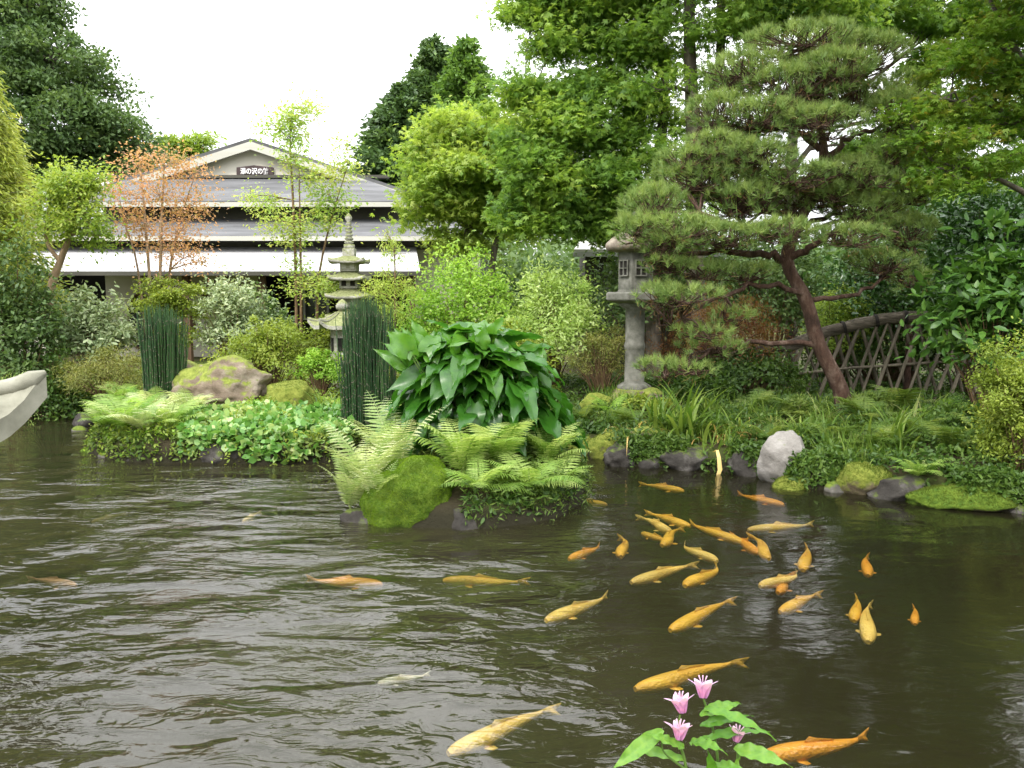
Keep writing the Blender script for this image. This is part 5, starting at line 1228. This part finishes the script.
# ------------------------------------------------------------------ ground cover (nobody could count it)
def scatter(name, label, n, cond, mat, size, T, seed, hmax=.15, up=.7, box=(-9, 8, 9.4, 16), cat='ground cover', blade=False, mound=.12):
    rng = np.random.default_rng(seed); X = []; 
    got = 0; XS = []; YS = []
    while got < n:
        x = rng.uniform(box[0], box[1], 60000); y = rng.uniform(box[2], box[3], 60000); ok = cond(x, y); x = x[ok]; y = y[ok]; XS.append(x); YS.append(y); got += len(x)
        if len(x) < 20: break
    x = np.concatenate(XS)[:n]; y = np.concatenate(YS)[:n]; n = len(x); z = H(x, y)
    hh = mound * (.5 + .5 * np.sin(x * 5.1 + 2 * np.sin(y * 3.7)) * np.cos(y * 6.3)) + hmax * rng.random(n) ** 1.3
    P = np.stack([x, y, z + hh], -1); Nn = norm(rng.normal(size=(n, 3)) * (1 - up) + np.array([0, -.25, 1]) * up)
    D = norm(rng.normal(size=(n, 3))); 
    if blade: D = norm(rng.normal(size=(n, 3)) * .5 + [0, 0, 1]); P[:, 2] = z + hh * .5
    else: D = D - Nn * (D * Nn).sum(1)[:, None] * .85
    sz = size * (.55 + .9 * rng.random(n)); cl = .5 + .5 * np.sin(x * 3.3 + 1.7 * np.sin(y * 4.1)) * np.sin(y * 3.9 + x)
    o = leaf_obj(name, P, D, Nn, sz, T, M[mat], .45 * cl + .55 * rng.random(n), width=(np.full(n, size * .10) if blade else None)); tag(o, label, cat, kind='stuff')
def land(x, y, lo=.05, hi=99): d = -sdist(x, y, POND); return (d > lo) & (d < hi)
def pxof(x, y): return 512 + x / y * FPX * .995
T_ROUND = tpl([(0, 0, 0), (.15, .34, .03), (.6, .40, .05), (1, 0, -.05), (.6, -.40, .05), (.15, -.34, .03), (.5, 0, -.02)], [(0, 6, 1), (1, 6, 2), (2, 6, 3), (3, 6, 4), (4, 6, 5), (5, 6, 0)])
scatter('leafy_ground_cover', 'round pale edged leaves carpeting the left bank above the wet rocks', 6500, lambda x, y: (wob(x * 2.3, y * 2.7) > -.25) & (pxof(x, y) > 178) & (pxof(x, y) < 350) & (y < 11.3) & land(x, y, -.02), 'hosta', .085, T_ROUND, 1, .15, .5, (-5, -1.6, 9.5, 11.4), mound=.06)
scatter('lime_ground_cover', 'flat lime green carpet below the boulders', 12000, lambda x, y: (pxof(x, y) > 190) & (pxof(x, y) < 345) & (y > 11.1) & land(x, y), 'lime', .04, T_RH, 2, .06, .6, (-5.2, -2, 11.0, 12.4), mound=.10)
scatter('undergrowth', 'dense low green plants covering the right bank', 38000, lambda x, y: (x > .6) & land(x, y, -.16) & (wob(x * 1.9, y * 2.1) > -.12), 'under', .06, T_OVAL, 3, .15, .5, (.6, 9, 7, 15.5))
scatter('undergrowth', 'bright grassy undergrowth on the right bank under the pine', 4500, lambda x, y: (x > 1.2) & land(x, y, .05, 3.5) & (np.sin(x * 4.1 + 2 * np.sin(y * 2.3)) * np.sin(y * 3.7 + x) > .35), 'blade', .24, T_BLADE, 4, .12, .5, (1.2, 8, 7, 13), blade=True, mound=.08)
scatter('undergrowth', 'mixed low leaves covering the left garden floor', 42000, lambda x, y: (x < .8) & (y < 17) & land(x, y, -.16), 'clipped', .05, T_RH, 5, .12, .5, (-12, .8, 9.5, 17))
scatter('undergrowth', 'yellow green low leaves around the inlet', 5000, lambda x, y: (x < -4.2) & land(x, y, -.16, 1.4), 'yellowg', .05, T_RH, 6, .10, .5, (-12, -4.2, 9.8, 16), mound=.08)
scatter('island_undergrowth', 'shaded leaves hanging round the island rim', 1600, lambda x, y: (np.abs(sdist(x, y, ISLE)) < .2) & (H(x, y) > .04) & ~((y < 7.7) & (x < -.45)), 'under', .06, T_OVAL, 23, .08, .35, (-1.6, 1, 6.8, 9.7), mound=.02)
scatter('island_undergrowth', 'small ferny leaves filling the island soil', 9000, lambda x, y: (sdist(x, y, ISLE) > -.06) & ~((y < 7.7) & (x < -.45)), 'fernd', .055, T_NARROW, 7, .16, .5, (-1.6, 1, 6.8, 9.7), mound=.08)
fr = lambda x, y: (np.abs(sdist(x, y, POND)) < .24) & (wob(x * 2.9, y * 2.2) > -.15)
scatter('bank_fringe', 'leaves hanging over the edge of the left bank', 5000, lambda x, y: fr(x, y) & (x < -1.4) & ~((pxof(x, y) > 195) & (pxof(x, y) < 285)) & (H(x, y) > .0), 'fernd', .06, T_OVAL, 21, .10, .35, (-9, -1.4, 9.3, 14.6), mound=.03)
scatter('bank_fringe', 'dark leaves hanging over the edge of the right bank', 15000, lambda x, y: fr(x, y) & (x > .6) & (H(x, y) > .0), 'under', .06, T_OVAL, 22, .10, .35, (.6, 6, 7.2, 11), mound=.03)
# a wood far behind, read as one mass
def wood():
    rng = np.random.default_rng(12); P = []; VV = []; 
    for i in range(230):
        a = RA(rng.uniform(-62, 62)); R = rng.uniform(44, 60); c = np.array([math.sin(a) * R, math.cos(a) * R, 0]); hh = rng.uniform(4.2, 6.5)
        n = 420; q = ellip(rng, n, .5) * [3.2, 3.2, hh * .55]; q[:, 2] += hh * .5; P.append(c + q); VV.append(rng.random() * .5 + .4 * rng.random(n))
    P = np.concatenate(P); o = leaf_obj('distant_wood', P, rng.normal(size=P.shape), rng.normal(size=P.shape), .5 * (.6 + .8 * rng.random(len(P))), T_RH, M['dark'], np.concatenate(VV)); tag(o, 'far low wood closing the view behind the garden', 'wood', kind='stuff')
wood()

# ------------------------------------------------------------------ koi
def koi_mats():
    m, nt, out = newmat('koi_scales'); oi = N(nt, 'ShaderNodeObjectInfo'); tc = N(nt, 'ShaderNodeTexCoord')
    nz = N(nt, 'ShaderNodeTexNoise', Scale=5, Detail=4); nt.links.new(tc.outputs['Object'], nz.inputs['Vector'])
    r = ramp(nt, [(.35, (.92, .84, .7)), (.62, (1.05, 1.1, 1.2))]); nt.links.new(nz.outputs[0], r.inputs[0])
    mx = N(nt, 'ShaderNodeMix', data_type='RGBA', blend_type='MULTIPLY'); mx.inputs[0].default_value = .75
    nt.links.new(oi.outputs['Color'], mx.inputs[6]); nt.links.new(r.outputs[0], mx.inputs[7])
    p = N(nt, 'ShaderNodeBsdfPrincipled', Roughness=.35); nt.links.new(mx.outputs[2], p.inputs['Base Color'])
    v = N(nt, 'ShaderNodeTexVoronoi', Scale=34); mp = N(nt, 'ShaderNodeMapping'); mp.inputs['Scale'].default_value = (1, 1.3, 1.3)
    nt.links.new(tc.outputs['Object'], mp.inputs[0]); nt.links.new(mp.outputs[0], v.inputs['Vector'])
    b = N(nt, 'ShaderNodeBump', Strength=.5, Distance=.01); nt.links.new(v.outputs['Distance'], b.inputs['Height']); nt.links.new(b.outputs[0], p.inputs['Normal'])
    nt.links.new(p.outputs[0], out.inputs[0])
    e, nt, out = newmat('koi_eye'); p = N(nt, 'ShaderNodeBsdfPrincipled', Roughness=.1); p.inputs['Base Color'].default_value = (.01, .01, .01, 1); nt.links.new(p.outputs[0], out.inputs[0])
    return m, e
KM, KE = koi_mats()
def koi_proto(bend):
    """unit length fish, head at +x, back up; returns a list of (name, mesh, sub) """
    def cx(s_): # centre line, s 0 head .. 1 tail root
        return Vector((.5 - s_, bend * math.sin(s_ * 3.4 - .4) * .5 * s_, 0))
    n, seg = 20, 14; V = []; F = []
    for i in range(n + 1):
        s_ = i / n * .84; t = i / n
        w = .070 * (math.sin(math.pi * min(1, t * .955 + .010) ** .60) ** .8) + .006; hgt = w * 1.0
        if i == n: w, hgt = .010, .028
        c = cx(s_); tn = (cx(s_ + .01) - cx(s_ - .01)).normalized(); sd = Vector((-tn.y, tn.x, 0))
        for j in range(seg):
            a = 2 * math.pi * j / seg; V.append(tuple(c + sd * w * 1.05 * math.cos(a) + Vector((0, 0, hgt * math.sin(a) * (.95 if math.sin(a) > 0 else 1.1)))))
    for i in range(n):
        for j in range(seg): k = (j + 1) % seg; F.append((i * seg + j, i * seg + k, (i + 1) * seg + k, (i + 1) * seg + j))
    m = MB(); m.add(V, F, True); m.add([V[j] for j in range(seg)], [tuple(range(seg))[::-1]], True)
    def me(mb, nm, mat):
        x = bpy.data.meshes.new(nm); x.from_pydata(mb.v, [], mb.f); x.update(); x.polygons.foreach_set('use_smooth', [True] * len(mb.f)); x.materials.append(mat); return x
    parts = [('body', me(m, 'body', KM))]
    c = cx(.83); e = cx(1.0); tn = (e - c).normalized(); sd = Vector((-tn.y, tn.x, 0)); sw = .03 * (1 if bend > 0 else -1)
    m = MB(); pr = [(0, .026), (.06, .045), (.16, .062), (.14, .03), (.115, .0), (.14, -.035), (.16, -.06), (.06, -.042), (0, -.026)]
    top = [c + tn * a + sd * (sw * (a / .17) ** 2) + Vector((0, 0, z)) for a, z in pr]
    m.prism([p + sd * .002 for p in top], -sd * .004); parts.append(('tail_fin', me(m, 'tail_fin', KM)))
    m = MB(); pr = [(.36, .075), (.40, .118), (.46, .095), (.56, .072), (.62, .06), (.60, .04), (.36, .04)]
    m.prism([cx(a) + Vector((0, .002, z)) for a, z in pr], (0, -.004, 0)); parts.append(('dorsal_fin', me(m, 'dorsal_fin', KM)))
    for sg in (-1, 1):
        c = cx(.24); m = MB(); pr = [(0, .05), (-.02, .085), (-.06, .12), (-.10, .118), (-.09, .08), (-.045, .05)]
        m.prism([c + Vector((x, sg * y, -.03 - y * .15)) for x, y in pr], (0, 0, .004)); parts.append(('pectoral_fin', me(m, 'pectoral_fin', KM)))
        c = cx(.055); m = MB(); m.lathe([(.002, -.011), (.006, -.004), (.007, 0), (.006, .004), (.002, .011)], 10, c=(c.x, sg * .040, .016)); parts.append(('eye', me(m, 'eye', KE)))
    return parts
PR = [koi_proto(.10), koi_proto(-.14), koi_proto(.38), koi_proto(-.38)]
GOLD = (.95, .53, .06, 1); ORNG = (.95, .40, .04, 1); YEL = (.97, .66, .17, 1); PALE = (.85, .68, .36, 1); WHT = (.85, .80, .66, 1)
KOI = [ # head px, tail px, colour, depth under the surface, proto, label
 ((546, 617), (610, 591), YEL, .075, 0, 'pale gold koi with its tail toward the right, swimming just below the island'),
 ((670, 626), (737, 596), GOLD, .055, 1, 'thick golden koi with scaly back in the middle of the open water'),
 ((635, 684), (750, 657), GOLD, .045, 1, 'large golden koi breaking the surface above the pink flowers'),
 ((448, 748), (562, 703), YEL, .05, 1, 'long yellow koi at the bottom left of the flowers'),
 ((762, 753), (872, 730), ORNG, .07, 0, 'long orange koi passing behind the flower leaves at the bottom right'),
 ((443, 577), (532, 578), GOLD, .12, 0, 'straight amber koi in front of the island seen side on'),
 ((382, 581), (304, 575), ORNG, .13, 1, 'orange brown koi left of the island front in the ripples'),
 ((76, 583), (26, 576), (.75, .45, .3, 1), .13, 0, 'dull pinkish koi at the far left of the pond'),
 ((569, 557), (601, 543), ORNG, .08, 0, 'small orange koi just off the right front corner of the island'),
 ((621, 554), (616, 534), GOLD, .06, 2, 'small golden koi heading to the viewer right of the island'),
 ((631, 579), (700, 561), YEL, .06, 1, 'pale slender koi under the knot of fish, pointing left'),
 ((685, 583), (714, 561), GOLD, .06, 2, 'golden koi crossing the tail of the pale slender one'),
 ((717, 559), (685, 541), YEL, .055, 3, 'pale yellow koi heading right and down inside the knot of fish'),
 ((672, 530), (633, 515), YEL, .055, 2, 'yellow koi at the upper left of the knot of fish'),
 ((662, 543), (688, 526), GOLD, .055, 3, 'bent golden koi at the lower left of the knot of fish'),
 ((642, 531), (668, 543), GOLD, .10, 3, 'deeper golden koi under the upper left of the knot'),
 ((690, 524), (644, 510), GOLD, .06, 0, 'thin golden koi leading into the long chain of fish'),
 ((744, 540), (688, 519), GOLD, .06, 1, 'long golden koi in the middle of the chain of fish'),
 ((769, 556), (744, 532), GOLD, .055, 2, 'golden koi at the lower right end of the chain of fish'),
 ((758, 551), (730, 532), ORNG, .07, 0, 'orange koi side by side with the last fish of the chain'),
 ((684, 489), (638, 482), GOLD, .08, 0, 'thin golden koi beyond the channel at the right of the island'),
 ((784, 503), (736, 491), ORNG, .06, 1, 'orange koi in front of the mossy foot of the pale rock'),
 ((748, 527), (816, 521), YEL, .07, 0, 'straight pale golden koi below the pale rock, side on'),
 ((803, 567), (806, 543), GOLD, .05, 0, 'short foreshortened golden koi facing the viewer right of the chain'),
 ((868, 573), (869, 553), ORNG, .06, 1, 'small orange koi under the right bank shadow'),
 ((760, 584), (796, 569), YEL, .05, 2, 'yellow koi pointing left above another in the right half'),
 ((778, 590), (800, 571), ORNG, .09, 3, 'orange koi partly under the yellow one in the right half'),
 ((780, 609), (823, 591), GOLD, .06, 1, 'golden koi pointing left below the overlapping pair'),
 ((854, 618), (856, 594), GOLD, .07, 0, 'left golden koi of the pair facing the viewer at the right'),
 ((868, 638), (872, 600), YEL, .05, 1, 'right larger pale koi of the pair facing the viewer at the right'),
 ((915, 622), (913, 604), ORNG, .06, 0, 'tiny bright orange koi alone at the right'),
 ((378, 681), (432, 671), WHT, .10, 0, 'whitish koi hidden in the silvery ripples at the lower middle'),
 ((607, 503), (568, 497), GOLD, .09, 1, 'slim golden koi passing the right end of the island'),
 ((243, 520), (262, 510), PALE, .10, 1, 'pale koi glint in the ripples left of the island'),
 ((92, 520), (128, 512), (.30, .24, .09, 1), .14, 1, 'dark olive koi in the ripples of the left water'),
]
for (h_, t_, colr, dep, pi_, lb) in KOI:
    a = gnd(*h_, -dep); b = gnd(*t_, -dep); d = a - b; L = d.length
    L = max(L, .30)
    root = empty('koi', (a + b) / 2, math.atan2(d.y, d.x)); root.location.z = -dep * 1.05 - .02 * L / .6; root.scale = (L, min(L, .62) , min(L, .55))
    tag(root, lb, 'koi fish', 'koi in the pond')
    for nm, me in PR[pi_]:
        q = link(nm, me, root); q.color = colr

# ------------------------------------------------------------------ foreground flowers
def flowers():
    Y = 1.5; g = at(698, 768, Y); b = Vector((g.x, Y, gz(g.x, Y))); root = empty('flowering_plant', b); tag(root, 'leafy plant with pink lily like flowers close to the viewer', 'flower')
    def tube_px(nm, pts, r, mat='stem'):
        s_ = spline([tuple(at(px, py, y)) + (rr,) for (px, py, y), rr in zip(pts, np.linspace(r[0], r[1], len(pts)))], 20); tube_obj(nm, [(s_[:, :3] - np.array(b), s_[:, 3])], M[mat], root, 7)
    tube_px('stem', [(700, 960, 1.5), (690, 840, 1.5), (686, 768, 1.5), (678, 738, 1.5), (680, 715, 1.5)], (.0042, .002))
    tube_px('stem', [(705, 960, 1.53), (712, 840, 1.52), (718, 770, 1.52), (712, 725, 1.51), (703, 698, 1.5)], (.0042, .002))
    tube_px('stem', [(720, 840, 1.52), (735, 775, 1.52), (738, 745, 1.52), (736, 735, 1.52)], (.003, .0018))
    tube_px('stem', [(686, 770, 1.5), (664, 752, 1.49), (662, 735, 1.49)], (.0025, .0012))
    def leaf(p0, p1, w, n=(0, -.45, 1), droop=.25, seed=1):
        a = at(*p0); c = at(*p1); d = c - a; V, F = blade_grid(d.length * 1.04, w, seed, wave=.002, droop=droop, heart=False, nu=14, nv=8)
        V = place_blade(V, a + Vector((0, 0, 0)) - b, d + Vector((0, 0, droop * d.length * .9)), n)
        o = link('leaf', mesh_np('leaf', V, F, M['flowerleaf'], var=np.full(len(V), (.3, .9, .6, .75)[seed % 4]), smooth=True), root)
        s_ = o.modifiers.new('s', 'SUBSURF'); s_.levels = s_.render_levels = 1
    leaf((663, 730, 1.49), (616, 774, 1.44), .016, (-.3, -.8, .6), .18, 1)
    leaf((704, 709, 1.5), (770, 742, 1.46), .012, (.2, -.5, 1), .35, 2)
    leaf((700, 716, 1.49), (745, 708, 1.56), .013, (.1, -.6, 1), .25, 3)
    leaf((700, 740, 1.5), (768, 733, 1.52), .011, (0, -.3, 1), .2, 4)
    leaf((734, 748, 1.5), (788, 768, 1.43), .017, (.2, -.7, .8), .15, 5)
    leaf((690, 742, 1.5), (722, 752, 1.42), .014, (0, -.5, 1), .2, 6)
    leaf((684, 760, 1.5), (628, 752, 1.52), .011, (0, -.6, 1), .2, 7)
    leaf((716, 790, 1.5), (708, 752, 1.47), .013, (.1, -1, .2), .05, 8)
    leaf((700, 726, 1.5), (752, 722, 1.49), .010, (.1, -.7, 1), .3, 12)
    leaf((684, 748, 1.49), (650, 738, 1.45), .010, (-.1, -.7, 1), .2, 13)
    leaf((712, 765, 1.5), (748, 775, 1.44), .012, (.1, -.7, 1), .2, 14)
    leaf((726, 780, 1.5), (742, 758, 1.5), .010, (.2, -1, .3), .1, 9)
    leaf((686, 790, 1.5), (664, 778, 1.42), .014, (0, -.6, .8), .1, 10)
    for k, (px, py, y, ax, s_) in enumerate([(703, 698, 1.5, (.05, .35, 1), 1.15), (683, 713, 1.49, (-.15, .3, .9), 1.1), (679, 740, 1.48, (.1, .25, .9), 1.05), (736, 742, 1.51, (.3, .3, .9), .9)]):
        c = at(px, py, y) - b; z = Vector(ax).normalized(); x = z.orthogonal().normalized(); yv = z.cross(x); fl = None
        Vs = []; Fs = []; base = 0; r = random.Random(k)
        for q in range(6):
            a = q * math.pi / 3 + k; o_ = x * math.cos(a) + yv * math.sin(a); sdv = z.cross(o_); W = .0075 * s_ * (1 if q % 2 else 1.25); nn = 9; rec = r.uniform(.5, .9)
            for i in range(nn + 1):
                u = i / nn; out_ = .004 + .008 * u + .020 * max(0, u - .35) ** 1.5 * rec * 2; hh = .034 * u - .012 * max(0, u - .7) * rec * 2
                w_ = W * (math.sin(math.pi * min(1, u * .9 + .12) ** 1.1) ** .7 + .08)
                for v in (-1, 0, 1):
                    Vs.append(c + (o_ * out_ + z * hh) * s_ + sdv * w_ * v - o_ * (.0015 * (1 - abs(v))))
            for i in range(nn):
                for j in range(2): p = base + i * 3 + j; Fs.append((p, p + 1, p + 4, p + 3))
            base += (nn + 1) * 3
        var = [min(1, .15 + .85 * ((i % 30) // 3) / 9 + r.uniform(-.12, .12)) for i in range(len(Vs))]
        fl = link('blossom', mesh_np('blossom', np.array([tuple(v) for v in Vs]), np.array(Fs), M['petal'], var=var, smooth=True), root)
        lines = []
        for q in range(6):
            a = q * math.pi / 3 + k + .5; o_ = x * math.cos(a) + yv * math.sin(a)
            lines.append(([c + z * .006, c + z * .024 * s_ + o_ * .003, c + z * .036 * s_ + o_ * .009], [.0007, .0006, .0012]))
        tube_obj('stamens', lines, M['petal'], fl, 5, var=1.0)
flowers()

# ------------------------------------------------------------------ sky, sun, camera
SUN_EL, SUN_AZ = RA(46), RA(208)      # azimuth clockwise from +Y: behind the viewer, to the left
w = bpy.data.worlds.new('World'); S.world = w; w.use_nodes = True; nt = w.node_tree; nt.nodes.clear()
sky = nt.nodes.new('ShaderNodeTexSky'); sky.sky_type = 'NISHITA'; sky.sun_disc = False; sky.sun_elevation = SUN_EL; sky.sun_rotation = SUN_AZ; sky.dust_density = 4; sky.air_density = 1.2
tc = nt.nodes.new('ShaderNodeTexCoord'); nz = nt.nodes.new('ShaderNodeTexNoise'); nz.inputs['Scale'].default_value = 1.6; nz.inputs['Detail'].default_value = 5
nt.links.new(tc.outputs['Generated'], nz.inputs['Vector'])
cl = nt.nodes.new('ShaderNodeValToRGB'); cl.color_ramp.elements[0].position = .3; cl.color_ramp.elements[0].color = (12.0, 12.4, 13.0, 1); cl.color_ramp.elements[1].position = .7; cl.color_ramp.elements[1].color = (16.5, 16.5, 16.6, 1)
nt.links.new(nz.outputs[0], cl.inputs[0])
sz = nt.nodes.new('ShaderNodeSeparateXYZ'); nt.links.new(tc.outputs['Generated'], sz.inputs[0])
el = nt.nodes.new('ShaderNodeMapRange'); el.inputs[1].default_value = .05; el.inputs[2].default_value = .75; el.inputs[3].default_value = 1.0; el.inputs[4].default_value = 4.2
nt.links.new(sz.outputs[2], el.inputs[0])
vm = nt.nodes.new('ShaderNodeVectorMath'); vm.operation = 'SCALE'; nt.links.new(cl.outputs[0], vm.inputs[0]); nt.links.new(el.outputs[0], vm.inputs['Scale'])
mx = nt.nodes.new('ShaderNodeMix'); mx.data_type = 'RGBA'; mx.inputs[0].default_value = .86
nt.links.new(sky.outputs[0], mx.inputs[6]); nt.links.new(vm.outputs[0], mx.inputs[7])
bg = nt.nodes.new('ShaderNodeBackground'); bg.inputs[1].default_value = .1; nt.links.new(mx.outputs[2], bg.inputs[0])
wo = nt.nodes.new('ShaderNodeOutputWorld'); nt.links.new(bg.outputs[0], wo.inputs[0])
sl = bpy.data.lights.new('sun', 'SUN'); sl.energy = 2.8; sl.angle = RA(8); sl.color = (1, .95, .86)
so = bpy.data.objects.new('sun', sl); COL.objects.link(so)
sd_ = Vector((math.sin(SUN_AZ) * math.cos(SUN_EL), math.cos(SUN_AZ) * math.cos(SUN_EL), math.sin(SUN_EL)))
so.rotation_euler = sd_.to_track_quat('Z', 'Y').to_euler(); so.location = sd_ * 40
cam = bpy.data.cameras.new('camera'); co = bpy.data.objects.new('camera', cam); COL.objects.link(co)
cam.sensor_width = 36; cam.lens = 36 * FPX / 1024; cam.clip_end = 2000; cam.clip_start = .05
co.location = (0, 0, CAMZ); co.rotation_euler = (RA(90) - PITCH, 0, 0); S.camera = co
S.view_settings.view_transform = 'Standard'; S.view_settings.look = 'None'; S.view_settings.exposure = -0.08; S.view_settings.gamma = 1
S.render.engine = 'CYCLES'
c = S.cycles; c.use_denoising = True; c.max_bounces = 7; c.diffuse_bounces = 3; c.glossy_bounces = 3; c.transmission_bounces = 4; c.transparent_max_bounces = 8; c.volume_bounces = 0
c.caustics_reflective = False; c.caustics_refractive = False; c.use_adaptive_sampling = True; c.adaptive_threshold = .015
